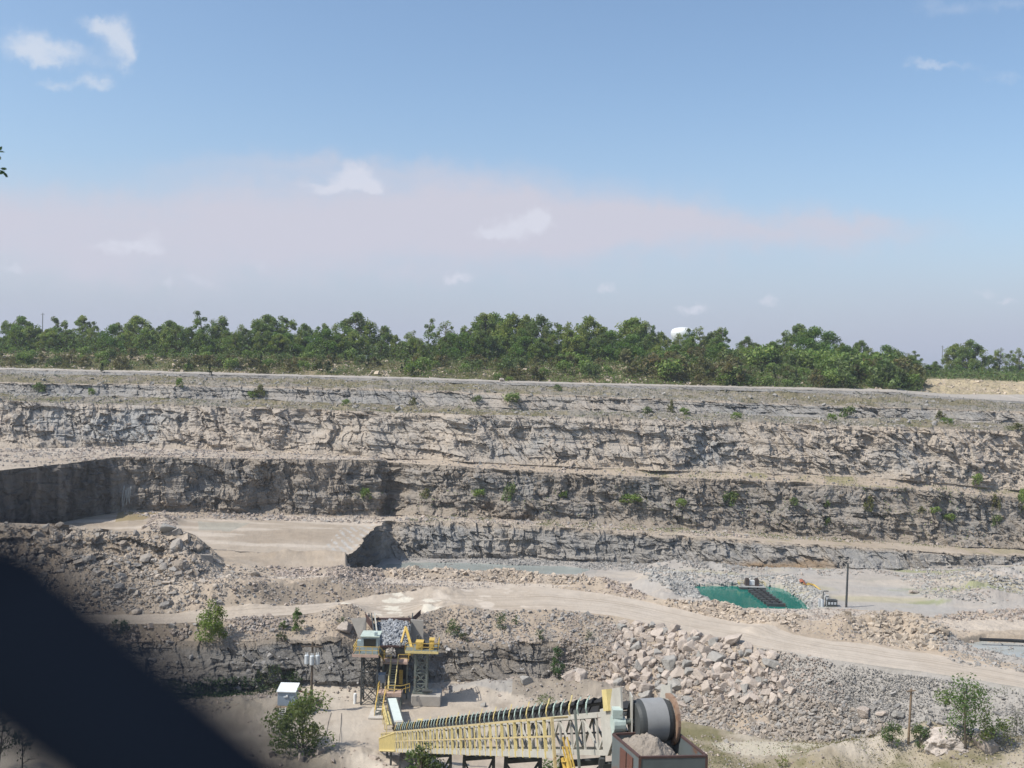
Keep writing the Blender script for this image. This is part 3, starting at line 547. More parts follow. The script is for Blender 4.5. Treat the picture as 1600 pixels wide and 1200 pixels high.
water('shallow_water', q_shal, -38.12, water_mat('milky water', (.26, .28, .26), .25, .3))
water('shallow_water', q_green, -38.1, water_mat('green water', (.06, .19, .13)))
water('shallow_water', q_pool, -34.95, water_mat('pale water', (.33, .34, .32), .25, .3))
# ------------------------------------------------------------------ loose stone
def icos(sub):
    t = (1 + 5 ** .5) / 2
    v = [(-1, t, 0), (1, t, 0), (-1, -t, 0), (1, -t, 0), (0, -1, t), (0, 1, t), (0, -1, -t), (0, 1, -t), (t, 0, -1), (t, 0, 1), (-t, 0, -1), (-t, 0, 1)]
    f = [(0, 11, 5), (0, 5, 1), (0, 1, 7), (0, 7, 10), (0, 10, 11), (1, 5, 9), (5, 11, 4), (11, 10, 2), (10, 7, 6), (7, 1, 8), (3, 9, 4), (3, 4, 2), (3, 2, 6), (3, 6, 8), (3, 8, 9), (4, 9, 5), (2, 4, 11), (6, 2, 10), (8, 6, 7), (9, 8, 1)]
    v = [np.array(p) / np.linalg.norm(p) for p in v]
    for _ in range(sub):
        cache = {}; nf = []
        def mid(a, b):
            k = (min(a, b), max(a, b))
            if k not in cache: m = v[a] + v[b]; v.append(m / np.linalg.norm(m)); cache[k] = len(v) - 1
            return cache[k]
        for a, b, c in f: ab, bc, ca = mid(a, b), mid(b, c), mid(c, a); nf += [(a, ab, ca), (b, bc, ab), (c, ca, bc), (ab, bc, ca)]
        f = nf
    return np.array(v), np.array(f, int)
def rock_shape(sub, npl, r, flat=0.72, rough=0.0):
    v, f = icos(sub); pn = r.normal(size=(npl, 3)); pn[:6] = np.array([[1, 0, 0], [-1, 0, 0], [0, 1, 0], [0, -1, 0], [0, 0, 1], [0, 0, -1]]) + r.normal(size=(6, 3)) * .28
    pn /= np.linalg.norm(pn, axis=1)[:, None]; pd = r.uniform(.62, 1.0, npl)
    dt = v @ pn.T; rad = np.min(np.where(dt > .05, pd / np.maximum(dt, .05), 9), 1); rad = np.minimum(rad, 1.45)
    v = v * rad[:, None]
    if rough: v *= (1 + rough * fbm(v[:, 0] * 3, v[:, 1] * 3, v[:, 2] * 3, 3, int(r.integers(999))))[:, None]
    return v * np.array([1, r.uniform(.7, 1), flat * r.uniform(.75, 1.15)]), f
rk = np.random.default_rng(5)
def chip(r):
    V = np.array([(i, j, k) for i in (-1, 1) for j in (-1, 1) for k in (-1, 1)], float) * np.array([1, r.uniform(.55, .95), r.uniform(.4, .8)]) * .8 + r.normal(0, .17, (8, 3))
    q = [(0, 1, 3, 2), (4, 6, 7, 5), (0, 4, 5, 1), (2, 3, 7, 6), (0, 2, 6, 4), (1, 5, 7, 3)]
    return V, np.array([t for a, b, c, d in q for t in ((a, b, c), (a, c, d))])
SMALL = [chip(rk) for _ in range(14)]; MED = [chip(rk) for _ in range(9)] + [rock_shape(1, 8, rk) for _ in range(7)]; BIG = [rock_shape(3, 9, rk, .85, .06) for _ in range(14)]
def rot_mats(n, r, tilt=0.6):
    a = r.uniform(0, 2 * np.pi, n); b = r.normal(0, tilt, n); c = r.normal(0, tilt, n)
    def Rz(t): z = np.zeros((n, 3, 3)); z[:, 0, 0] = np.cos(t); z[:, 0, 1] = -np.sin(t); z[:, 1, 0] = np.sin(t); z[:, 1, 1] = np.cos(t); z[:, 2, 2] = 1; return z
    def Rx(t): z = np.zeros((n, 3, 3)); z[:, 0, 0] = 1; z[:, 1, 1] = np.cos(t); z[:, 1, 2] = -np.sin(t); z[:, 2, 1] = np.sin(t); z[:, 2, 2] = np.cos(t); return z
    def Ry(t): z = np.zeros((n, 3, 3)); z[:, 1, 1] = 1; z[:, 0, 0] = np.cos(t); z[:, 0, 2] = np.sin(t); z[:, 2, 0] = -np.sin(t); z[:, 2, 2] = np.cos(t); return z
    return Rz(a) @ Rx(b) @ Ry(c)
def merge_rocks(shapes, pos, size, col, r, tilt=.6):
    VV = []; FF = []; CC = []; off = 0; pick = r.integers(0, len(shapes), len(pos)); Rm = rot_mats(len(pos), r, tilt)
    for k, (v, f) in enumerate(shapes):
        m = np.where(pick == k)[0]
        if not len(m): continue
        w = np.einsum('nij,vj->nvi', Rm[m], v) * size[m][:, None, None] + pos[m][:, None, :]
        VV.append(w.reshape(-1, 3)); FF.append((f[None] + (np.arange(len(m)) * len(v))[:, None, None] + off).reshape(-1, 3)); CC.append(np.repeat(col[m], len(v), 0)); off += len(m) * len(v)
    return np.concatenate(VV), np.concatenate(FF), np.concatenate(CC)
area = np.zeros((NR, NC)); ex = np.gradient(X_, axis=1); ey = np.gradient(Y_, axis=1); fx_ = np.gradient(X_, axis=0); fy_ = np.gradient(Y_, axis=0); ez_ = np.gradient(Z_, axis=1); fz_ = np.gradient(Z_, axis=0)
area = np.sqrt((ey * fz_ - ez_ * fy_) ** 2 + (ez_ * fx_ - ex * fz_) ** 2 + (ex * fy_ - ey * fx_) ** 2)
def spots(poly, keys, n, r, clump=0.0, seed=0):
    m = in_poly(PX0, PY0, poly) & band_mask(*keys)[:, None]
    w = area * m
    if clump: w = w * np.clip(fbm(X_ / 4, Y_ / 4, Z_ / 4, 3, 600 + seed) * clump + .5, 0.02, 2)
    w = w.ravel(); cs = np.cumsum(w)
    if cs[-1] <= 0: return np.zeros((0, 3))
    k = np.searchsorted(cs, r.uniform(0, cs[-1], n)); k = np.minimum(k, len(w) - 1)
    p = np.stack([X_.ravel()[k], Y_.ravel()[k], Z_.ravel()[k]], -1)
    p[:, 0] += r.uniform(-.12, .12, n); p[:, 1] += r.uniform(-.25, .25, n); return p
def sizes(n, lo, hi, r, pw=2.2): return lo * (1 - r.uniform(0, 1, n) * (1 - (lo / hi) ** pw)) ** (-1 / pw)
def tints(n, base, r, v=.16, other=None, mix=.3):
    c = np.array(base)[None] * r.uniform(1 - v, 1 + v, (n, 1)) * np.ones((1, 3))
    if other is not None: w = (r.uniform(0, 1, (n, 1)) < mix) * r.uniform(.4, 1, (n, 1)); c = c * (1 - w) + np.array(other)[None] * w
    return c
RTAN = (.36, .302, .258); RGREY = (.285, .27, .252)
def rubble(name, label, jobs, seed):
    r = np.random.default_rng(seed); VV = []; FF = []; CC = []; off = 0
    for shapes, poly, keys, n, lo, hi, base, oth, clump in jobs:
        p = spots(poly, keys, n, r, clump, seed)
        if not len(p): continue
        s = sizes(len(p), lo, hi, r); p[:, 2] += s * r.uniform(-.15, .25, len(p))
        v, f, c = merge_rocks(shapes, p, s, tints(len(p), np.array(base) * .96, r, .26, oth, .4), r)
        VV.append(v); FF.append(f + off); CC.append(c); off += len(v)
    o = mesh_obj(name, np.concatenate(VV), np.concatenate(FF), M_STONE, col=np.concatenate(CC)); tag(o, label, 'rubble', kind='stuff'); return o
PILE = [(972, 972), (1010, 968), (1060, 985), (1150, 1003), (1205, 1022), (1240, 1085), (1215, 1098), (1150, 1095), (1095, 1100), (1050, 1108), (1005, 1096), (950, 1075), (958, 1030)]
ALLX = [(-500, 560), (2100, 600), (2100, 1230), (-500, 1230)]
rubble('rubble', 'pale broken stone spread round the big boulder pile below the haul road', [
    (MED, [(940, 975), (1060, 975), (1215, 1015), (1250, 1100), (1060, 1115), (930, 1080)], ['slope', 'face0', 'floor'], 2000, .14, .6, RTAN, RGREY, .8),
    (MED, [(1040, 1085), (1240, 1085), (1330, 1105), (1440, 1150), (1380, 1166), (1200, 1158), (1060, 1125)], ['slope', 'face0', 'floor'], 2500, .14, .5, (.335, .29, .245), RGREY, .7),
    (SMALL, [(880, 958), (1110, 992), (1300, 1030), (1330, 1110), (1060, 1125), (860, 1060)], ['slope', 'face0', 'floor'], 6000, .08, .25, RTAN, RGREY, 1.0)], 21)
rubble('rubble', 'grey crushed stone covering the bank below the road at the right', [
    (MED, [(1240, 1045), (1420, 1060), (1900, 1150), (1900, 1180), (1560, 1180), (1330, 1165), (1230, 1100)], ['slope', 'face0', 'floor'], 1100, .10, .5, RGREY, (.2, .195, .19), 1.6),
    (SMALL, [(1180, 1012), (1420, 1052), (1900, 1130), (1900, 1180), (1400, 1165), (1230, 1100)], ['slope', 'face0', 'floor'], 19000, .04, .15, (.30, .285, .265), (.20, .19, .18), 1.9)], 22)
rubble('rubble', 'coarse tan rubble on the flank of the large heap at the left', [
    (MED, [(-300, 830), (0, 845), (180, 870), (330, 868), (405, 905), (330, 960), (-300, 975)], ['heap'], 3000, .15, .8, (.385, .332, .278), RGREY, 1.1),
    (MED, [(-300, 800), (260, 820), (345, 860), (330, 890), (-300, 880)], ['heap'], 240, .3, 1.3, (.335, .285, .235), RGREY, 1.2),
    (SMALL, [(-300, 800), (330, 815), (420, 890), (330, 965), (-300, 975)], ['heap'], 12000, .07, .3, (.385, .332, .278), RGREY, .8),
    (MED, [(235, 805), (275, 808), (275, 835), (215, 845)], ['bench1'], 350, .15, .45, RTAN, None, .3)], 23)
rubble('rubble', 'rows of pale stone along the berms between the haul roads', [
    (MED, [(420, 886), (600, 886), (600, 905), (540, 912), (440, 908)], ['heap', 'back'], 700, .16, .6, RTAN, None, .9),
    (MED, [(600, 888), (740, 890), (930, 902), (930, 918), (760, 908), (620, 905)], ['heap', 'back'], 1500, .16, .62, (.40, .335, .27), None, .9),
    (MED, [(930, 905), (1000, 915), (1010, 938), (950, 925)], ['heap', 'back'], 220, .16, .5, RTAN, None, .5),
    (MED, [(1040, 935), (1130, 948), (1260, 975), (1240, 988), (1120, 966), (1040, 946)], ['heap', 'back'], 900, .16, .6, (.40, .335, .27), None, .6),
    (MED, [(1300, 985), (1360, 972), (1430, 970), (1490, 1000), (1470, 1018), (1380, 1010)], ['heap', 'back'], 900, .18, .8, (.39, .33, .265), None, .6),
    (MED, [(1430, 950), (1700, 940), (1700, 968), (1520, 972), (1440, 968)], ['heap', 'back'], 900, .15, .55, RTAN, RGREY, .6),
    (SMALL, [(300, 890), (540, 890), (950, 905), (1100, 940), (1480, 960), (1560, 1030), (1300, 1000), (1000, 938), (700, 922), (400, 952), (300, 955)], ['heap', 'back'], 7000, .07, .26, RTAN, RGREY, 1.2),
    (SMALL, [(1430, 1000), (1600, 995), (1800, 1000), (1800, 1070), (1500, 1040)], ['heap', 'road'], 2500, .08, .3, RGREY, None, .6),
    (MED, [(310, 935), (400, 935), (520, 915), (700, 915), (690, 935), (520, 948), (330, 960)], ['heap'], 700, .1, .45, (.33, .28, .24), RGREY, 1.0)], 24)
rubble('rubble', 'grey rubble heaped round the green pond and the pit floor edges', [
    (MED, [(1000, 890), (1060, 895), (1130, 945), (1085, 950), (1015, 925)], ['heap', 'back', 'pit'], 1500, .14, .55, (.335, .325, .305), None, .4),
    (MED, [(1020, 896), (1230, 902), (1235, 914), (1085, 914)], ['pit'], 800, .14, .5, (.335, .325, .305), None, .6),
    (MED, [(1215, 908), (1265, 912), (1300, 945), (1262, 950)], ['pit'], 600, .14, .5, (.335, .325, .305), None, .4),
    (SMALL, [(600, 862), (1000, 872), (1160, 880), (1160, 895), (640, 884)], ['pit'], 3000, .1, .35, RGREY, None, 1.3),
    (SMALL, [(980, 880), (1480, 885), (1700, 880), (1700, 960), (1450, 940), (1400, 900), (1000, 900)], ['pit'], 5000, .1, .4, (.32, .31, .29), RTAN, 1.5),
    (MED, [(1470, 900), (1800, 880), (1800, 935), (1500, 935)], ['pit'], 1000, .15, .7, (.31, .30, .285), None, .8)], 25)
rubble('rubble', 'fallen stone scattered at the foot of the quarry faces and on the benches', [
    (MED, [(180, 785), (600, 795), (1900, 840), (1900, 870), (600, 818), (200, 808)], ['bench1'], 3200, .12, .6, RTAN, RGREY, 1.0),
    (SMALL, [(-300, 690), (600, 705), (1900, 760), (1900, 790), (600, 726), (-300, 730)], ['bench2'], 5000, .12, .45, RTAN, RGREY, 1.0),
    (MED, [(-300, 610), (1900, 660), (1900, 690), (-300, 640)], ['strip'], 2600, .15, .8, (.29, .26, .225), RGREY, 1.2),
    (MED, [(-300, 570), (1900, 620), (1900, 660), (-300, 605)], ['strip3'], 1500, .15, .7, (.29, .27, .24), RGREY, 1.2),
    (MED, [(215, 690), (1900, 690), (1900, 850), (215, 850)], ['mid'], 3000, .15, .7, (.26, .22, .18), None, 1.5),
    (MED, [(-300, 600), (1900, 640), (1900, 780), (-300, 720)], ['up'], 2500, .15, .7, (.33, .28, .235), None, 1.5),
    (SMALL, [(-300, 540), (1900, 540), (1900, 640), (-300, 600)], ['hill'], 3000, .2, .8, (.42, .35, .27), None, 1.5)], 26)
rubble('rubble', 'stones on the bank beside the crusher and along the foot of its rock face', [
    (MED, [(-100, 960), (340, 955), (470, 958), (440, 985), (300, 1000), (-100, 1010)], ['slope'], 900, .12, .5, RTAN, RGREY, .9),
    (MED, [(740, 948), (930, 955), (960, 985), (930, 1010), (700, 1000)], ['slope'], 600, .12, .55, (.31, .28, .25), RGREY, .9),
    (SMALL, [(-100, 955), (960, 955), (960, 1010), (-100, 1020)], ['slope'], 4500, .06, .22, RTAN, RGREY, 1.4),
    (MED, [(150, 1000), (940, 1000), (940, 1075), (150, 1085)], ['face0'], 380, .12, .5, (.31, .295, .28), None, 1.2),
    (SMALL, [(250, 1070), (560, 1065), (980, 1075), (1000, 1120), (700, 1085), (430, 1100), (250, 1150)], ['floor'], 2200, .06, .25, RTAN, RGREY, 1.4),
    (MED, [(300, 1110), (560, 1160), (680, 1190), (680, 1240), (250, 1240)], ['floor'], 240, .08, .4, RTAN, None, 1.4),
    (SMALL, [(1060, 1150), (1900, 1150), (1900, 1240), (1060, 1240)], ['floor'], 1500, .06, .3, RTAN, RGREY, 1.4)], 27)
# individual boulders: one object each, sharing fourteen shapes
rb = np.random.default_rng(77); bmesh_ = []
for k, (v, f) in enumerate(BIG):
    tint = np.array((.42, .36, .31)) * rb.uniform(.84, 1.08) if k % 6 else np.array((.30, .285, .262)); n_ = fbm(v[:, 0] * 2, v[:, 1] * 2, v[:, 2] * 2, 3, 700 + k)
    o = mesh_obj('boulder', v, f, M_STONE, col=np.clip(tint[None] * (1 + .18 * n_[:, None]), 0, 1)); bmesh_.append(o.data); bpy.data.objects.remove(o)
def boulder(p, s, label, group, k=None, rz=None, tilt=.3):
    o = bpy.data.objects.new('boulder', bmesh_[int(rb.integers(len(bmesh_))) if k is None else k]); COL.objects.link(o)
    o.location = Vector(p); o.scale = (s * rb.uniform(.85, 1.2), s * rb.uniform(.8, 1.1), s * rb.uniform(.75, 1.05)); o.rotation_euler = (rb.normal(0, tilt), rb.normal(0, tilt), rb.uniform(0, 6.28) if rz is None else rz)
    return tag(o, label, 'boulder', group)
cand = spots(PILE, ['slope', 'face0', 'floor'], 1500, rb); kept = []
for p in cand:
    pxx, pyy = proj(*p); s = float(rb.uniform(.42, .9)) * (1.0 if 1000 < pyy < 1085 else .95) if rb.uniform() < .75 else float(rb.uniform(.85, 1.15))
    if all(np.linalg.norm(p - q) > .68 * (s + t) for q, t in kept): kept.append((p, s))
    if len(kept) >= 292: break
for p, s in kept: boulder(p + np.array([0, 0, s * .16]), s, 'pale angular boulder in the big rock pile on the bank right of the crusher', 'boulders of the rock pile')
for x, y, s, lb in [(822, 1067, .75, 'lone rounded boulder on the dirt berm under the rock face'), (890, 1061, 1.15, 'pale boulder at the left foot of the rock pile, beside the green shrub'), (905, 1061, .9, 'second boulder at the left foot of the rock pile'),
                    (262, 829, 1.1, 'dark boulder on the crest of the large rubble heap'), (540, 985, .95, 'grey boulder on the dirt bank left of the hopper'), (755, 1106, .4, 'small stone on the crusher yard behind the conveyor'),
                    (1350, 1118, .8, 'pale flat-topped boulder in the grey rubble left of the wooden pole'), (1376, 1119, .55, 'smaller pale boulder beside the flat-topped one in the grey rubble'), (1402, 1122, .75, 'pale slab leaning in the rubble left of the wooden pole'),
                    (625, 596 + 4, .5, 'small block on the edge of the top bench'), (784, 596, .9, 'grey block on the edge of the top bench road'), (1428, 928, .7, 'dark stone beside the pit floor track')]:
    h = hit(x, y); boulder(h + np.array([0, 0, s * .35]), s, lb, None)
h = hit(1478, 1182); v, f = rock_shape(4, 26, np.random.default_rng(3), .8, .30); v = v * (1 + .10 * fbm(v[:, 0] * 9, v[:, 1] * 9, v[:, 2] * 9, 3, 71))[:, None]; nb_ = fbm(v[:, 0] * 3, v[:, 1] * 3, v[:, 2] * 3, 4, 72)
tag(mesh_obj('boulder', v * np.array([3.0, 2.6, 2.5]) + h + [1.0, 2, .6], f, M_STONE, col=np.array((.42, .37, .33))[None] * (1 + .3 * nb_[:, None]), loc=h + [1.0, 2, .6]), 'big pale weathered boulder among the weeds at the lower right', 'boulder')
h = hit(1548, 1180); boulder(h + np.array([0, 1, .4]), 1.3, 'grey boulder right of the big weathered boulder', None, 5, 2.0, .2)
for x, y, s in [(470, 1192, .5), (500, 1180, .55), (520, 1190, .35), (585, 1188, .5), (640, 1190, .45), (660, 1192, .5), (390, 1180, .4), (425, 1182, .45)]:
    h = hit(x, y); boulder(h + np.array([0, 0, s * .3]), s, 'small pale stone on the mound at the bottom of the view', 'stones on the near mound')
# ------------------------------------------------------------------ plants
def leaf_quads(c, size, col, r, up=.3, shape='diamond'):
    n = len(c); d = r.normal(size=(n, 3)); d /= np.linalg.norm(d, axis=1)[:, None]; nn = r.normal(size=(n, 3)); nn[:, 2] += up; e = np.cross(d, nn); e /= np.linalg.norm(e, axis=1)[:, None] + 1e-6
    s = size[:, None] if np.ndim(size) else size
    V = np.stack([c - d * s, c + e * s * .45 - d * s * .1, c + d * s, c - e * s * .45 - d * s * .1], 1).reshape(-1, 3)
    Fq = np.arange(4 * n).reshape(n, 4); return V, Fq, np.repeat(col, 4, 0)
def tube(path, rad, sides=6):
    path = np.array(path, float); n = len(path); V = []; Fq = []
    for i in range(n):
        t = path[min(i + 1, n - 1)] - path[max(i - 1, 0)]; t /= np.linalg.norm(t) + 1e-9; a = np.cross(t, [0.31, .77, .2]); a /= np.linalg.norm(a); b = np.cross(t, a)
        for k in range(sides): an = 2 * np.pi * k / sides; V.append(path[i] + rad[i] * (math.cos(an) * a + math.sin(an) * b))
    for i in range(n - 1):
        for k in range(sides): Fq.append((i * sides + k, i * sides + (k + 1) % sides, (i + 1) * sides + (k + 1) % sides, (i + 1) * sides + k))
    return V, Fq
class Soup:
    def __init__(s): s.V = []; s.F = []; s.C = []
    def add(s, V, Fq, C=None):
        o = len(s.V); s.V += [tuple(p) for p in V]; s.F += [tuple(i + o for i in f) for f in Fq]
def tree_parts(h, w, seed, leaves, lsize, base, kind='round', trunk_h=.25, nclump=26):
    """returns trunk (V,F) and crown (V,F,C) around the origin"""
    r = np.random.default_rng(seed); tr = Soup(); top = h * .8
    lean = r.normal(0, .04, 2) * h; path = [(lean[0] * t, lean[1] * t, top * t) for t in np.linspace(0, 1, 7)]; rad = np.linspace(h * .018, h * .004, 7)
    tr.add(*tube(path, rad)); cl = []
    for k in range(nclump):
        u = r.uniform(0, 1) ** (.85 if kind not in ('round', 'tall') else 1.0); z = h * (trunk_h + (1 - trunk_h) * u)
        prof = {'round': max(.12, 1 - abs(2 * u - .75) ** 2.6 / 2.0) ** .8 * (1 if u < .8 else 1 - 2.2 * (u - .8)), 'tall': max(.1, (1 - (abs(u - .38) / .66) ** 2.2)) ** .7, 'cone': (1 - .92 * u), 'bush': math.sqrt(max(0, 1 - (.9 * u) ** 2)), 'open': .35 + .65 * math.sin(math.pi * u ** .7)}[kind]
        a = r.uniform(0, 6.283); q = w * .5 * prof * math.sqrt(r.uniform(.08, 1)); c = np.array([math.cos(a) * q + lean[0] * z / h, math.sin(a) * q + lean[1] * z / h, z * .93])
        cl.append(c)
        z0 = max(h * .06, min(top * .95, z - q * r.uniform(.5, 1.1))); p0 = np.array([lean[0] * z0 / top, lean[1] * z0 / top, z0]); m = (p0 + c) / 2 + np.array([0, 0, h * .02])
        tr.add(*tube([p0, m, c], [h * .007, h * .005, h * .002], 4))
    cl = np.array(cl); cs = (r.uniform(.6, 1.25, nclump)) * w * (.17 if kind != 'cone' else .12) * (26 / nclump) ** .33
    which = r.integers(0, nclump, leaves); g = r.normal(size=(leaves, 3)); g /= np.linalg.norm(g, axis=1)[:, None]; g *= (r.uniform(0, 1, (leaves, 1)) ** .45)
    c = cl[which] + g * cs[which][:, None] * np.array([1.05, 1.05, 1.0]); c[:, 2] = np.maximum(c[:, 2], h * .02)
    cc = r.uniform(.72, 1.3, nclump)[which][:, None] * r.uniform(.75, 1.25, (leaves, 1)); yel = r.uniform(-.05, .25, nclump)[which][:, None]
    col = np.array(base)[None] * cc; col[:, 0:1] *= 1 + yel
    V, Fq, C = leaf_quads(c, lsize * r.uniform(.7, 1.4, leaves), col, r, 1.0)
    return (np.array(tr.V), tr.F), (V, Fq, C)
class Plant:
    def __init__(s, name, *a, **k):
        s.name = name; (tv, tf), (cv_, cf, cc2) = tree_parts(*a, **k)
        t = mesh_obj('trunk' if 'tree' in name or 'cedar' in name else 'stem', tv, tf, M_BARK); c = mesh_obj('crown' if 'tree' in name or 'cedar' in name else 'foliage', cv_, cf, M_LEAF, col=cc2)
        s.tm, s.cm, s.tn, s.cn = t.data, c.data, t.name.split('.')[0], c.name.split('.')[0]; bpy.data.objects.remove(t); bpy.data.objects.remove(c)
    def put(s, p, sc, label, cat, group=None, rz=None, sxy=1.0, parts=True):
        e = thing(s.name, label, cat, p, group); e.rotation_euler = (0, 0, rng.uniform(0, 6.28) if rz is None else rz); e.scale = (sc * sxy, sc * sxy, sc)
        for nm, me in ((s.tn, s.tm), (s.cn, s.cm)):
            o = bpy.data.objects.new(nm, me); COL.objects.link(o); o.parent = e
        return e
G1 = (.130, .190, .050); G2 = (.170, .225, .058); G3 = (.098, .145, .048); G4 = (.14, .19, .05); BR = (.140, .134, .062); OL = (.118, .130, .056)
T_round = [Plant('broadleaf_tree', 12, 9, 100 + i, 7000, .27, (G1, G2, G3)[i % 3], 'round', .05, 64) for i in range(5)]
T_tall = [Plant('broadleaf_tree', 14, 7, 120 + i, 5600, .26, (G1, G2)[i % 2], 'tall', .05, 60) for i in range(3)]
T_open = [Plant('broadleaf_tree', 13, 6, 140 + i, 2800, .24, (G2, G1)[i % 2], 'tall', .14, 30) for i in range(3)]
T_bright = [Plant('broadleaf_tree', 9, 9, 160, 5000, .26, (.095, .165, .035), 'round', .12, 30)]
T_cedar = [Plant('cedar_tree', 3.2, 1.5, 170 + i, 700, .16, (.035, .062, .026), 'cone', .04, 22) for i in range(2)]
B_ush = [Plant('bush', 2.4, 3.4, 180 + i, 520, .22, (OL, G3, BR, G1, (.112, .112, .05))[i], 'bush', .05, 16) for i in range(5)]
# the wooded rim, one object per tree: (x, y of its top in the photograph, kind, distance)
row = [(-60, 505), (-25, 498), (10, 500), (38, 497), (62, 520), (95, 492), (130, 494), (152, 503), (185, 505), (215, 495), (245, 505), (270, 502), (295, 515), (320, 487, 'o'), (348, 492), (372, 508, 'o'), (400, 497), (424, 493), (450, 490), (480, 507), (505, 504), (530, 508), (553, 491), (577, 503), (600, 512), (618, 524),
       (640, 516, 'o'), (668, 498, 'o'), (695, 503, 'o'), (712, 520), (732, 500), (757, 490), (778, 493), (800, 492), (822, 493), (850, 496), (872, 500), (895, 505, 'o'), (920, 496), (940, 508), (962, 524), (990, 498), (1012, 500), (1000, 520, 'b'), (1032, 520), (1055, 522, 'o'), (1080, 514, 'o'), (1098, 512, 'o'), (1130, 510), (1112, 522), (1165, 528), (1185, 534), (1205, 536),
       (1230, 520, 'o'), (1247, 508), (1272, 517, 'b'), (1292, 524, 'b'), (1315, 538), (1342, 533), (1365, 545, 'o'), (1387, 544, 'b'), (1402, 552, 'b'), (1418, 552, 'o'), (1436, 549, 'o'), (1462, 566), (1488, 539), (1520, 534), (1506, 545), (1545, 556), (1562, 544, 'o'), (1578, 548, 'o'), (1596, 545, 'o'), (1618, 550), (1650, 540), (1690, 545)]
tr_ = np.random.default_rng(3)
LBL = {'o': 'slender open-crowned tree with sky showing through, on the wooded rim', 'b': 'bright yellow-green tree on the wooded rim', 'r': 'dark green broadleaf tree in the dense line on the wooded rim', 't': 'tall broadleaf tree standing in the line on the wooded rim'}
GRP = {'o': 'open trees of the wooded rim', 'b': 'bright trees of the wooded rim', 'r': 'broadleaf trees of the wooded rim', 't': 'tall trees of the wooded rim'}
def plain_z(x, D):
    a = np.asarray(x) / D; z0 = np.interp(a, A, lines['slope_top'][1]); z1 = np.interp(a, A, lines['plain'][1]); return z0 + (z1 - z0) * np.clip((D - 320) / 110.0, 0, 1)
def rim_tree(x, ytop, kind, D, base_z=None):
    top = P(x, ytop, D=D); zb = float(plain_z(top[0], D)) - .2
    hgt = max(4.0, top[2] - zb)
    pl, h0 = {'o': (T_open, 13), 'b': (T_bright, 9), 'r': (T_round, 12), 't': (T_tall, 14)}[kind]
    pl[int(tr_.integers(len(pl)))].put((top[0], D, zb), hgt / h0 / .97, LBL[kind], 'tree', GRP[kind], sxy=float(tr_.uniform(.9, 1.25)) * (1.0 if hgt > 8 else 1.25))
for q in row:
    x, y = q[:2]; kd = q[2] if len(q) > 2 else ('t' if tr_.uniform() < .4 else ('o' if tr_.uniform() < .2 else 'r')); rim_tree(x, y - 1, kd, float(tr_.uniform(336, 372)) if x < 1440 else float(tr_.uniform(400, 440)))
for k in range(128):                            # lower trees filling the line
    x = -60 + k * 13.2 + tr_.uniform(-8, 8)
    if x > 1430: D = float(tr_.uniform(360, 460)); y = tr_.uniform(566, 578)
    else: D = float(tr_.uniform(326, 345)); y = np.interp(x, [0, 420, 640, 800, 1100, 1430], [516, 514, 530, 516, 533, 556]) + tr_.uniform(-6, 12)
    rim_tree(x, y, 'r' if tr_.uniform() < .5 else ('b' if tr_.uniform() < .4 else 'o'), D)
for k in range(26):                            # a further wood seen through the gaps
    x = -40 + k * 66 + tr_.uniform(-15, 15); rim_tree(x, np.interp(x, [0, 640, 1200, 1450, 1600], [527, 535, 548, 574, 578]) + tr_.uniform(-4, 4), 'r', float(tr_.uniform(560, 700)), 1.0)
# bushes and small cedars of the hillside
def hill_spots(poly, n, r, keys=('hill',)): return spots(poly, list(keys), n, r)
hr = np.random.default_rng(8)
bl = ['rounded olive bush on the scrub slope under the trees', 'dark green bush on the scrub slope under the trees', 'brownish bush on the scrub slope under the trees', 'fresh green bush on the scrub slope under the trees', 'dull brown bush on the scrub slope under the trees']
bg_ = ['olive bushes of the scrub slope', 'dark bushes of the scrub slope', 'brownish bushes of the scrub slope', 'green bushes of the scrub slope', 'dull brown bushes of the scrub slope']
pts = np.concatenate([hill_spots([(-80, 540), (640, 555), (640, 592), (-80, 578)], 85, hr), hill_spots([(640, 555), (1140, 560), (1140, 606), (640, 592)], 70, hr), hill_spots([(1130, 560), (1432, 585), (1432, 618), (1130, 610)], 85, hr)])
for p in pts:
    x, y = proj(*p); k = int(hr.integers(5)) if x < 1150 else int(hr.choice([0, 1, 3, 3, 4])); s = float(hr.uniform(.7, 1.6)) * (1.45 if x > 960 else 1.0) * (1.15 if x > 640 else .9)
    if 1150 < x < 1260 and y > 580: s *= .5
    if 1375 < x < 1432: s *= 1.2
    B_ush[k].put(p - np.array([0, 0, .1]), s, bl[k], 'bush', bg_[k])
for x, y in [(500, 578), (513, 580), (575, 573), (628, 582), (633, 577), (644, 586), (522, 566), (540, 565), (690, 562), (740, 566), (850, 566), (1210, 590), (1244, 598), (1190, 588), (1090, 575), (1238, 560), (295, 577), (327, 583), (160, 580), (408, 568), (205, 560), (560, 563), (880, 572), (1010, 588)]:
    h = hit(x, y + 3); T_cedar[int(hr.integers(2))].put(h, float(hr.uniform(.8, 1.25)), 'small dark cone-shaped cedar on the scrub slope', 'tree', 'small cedars of the scrub slope')
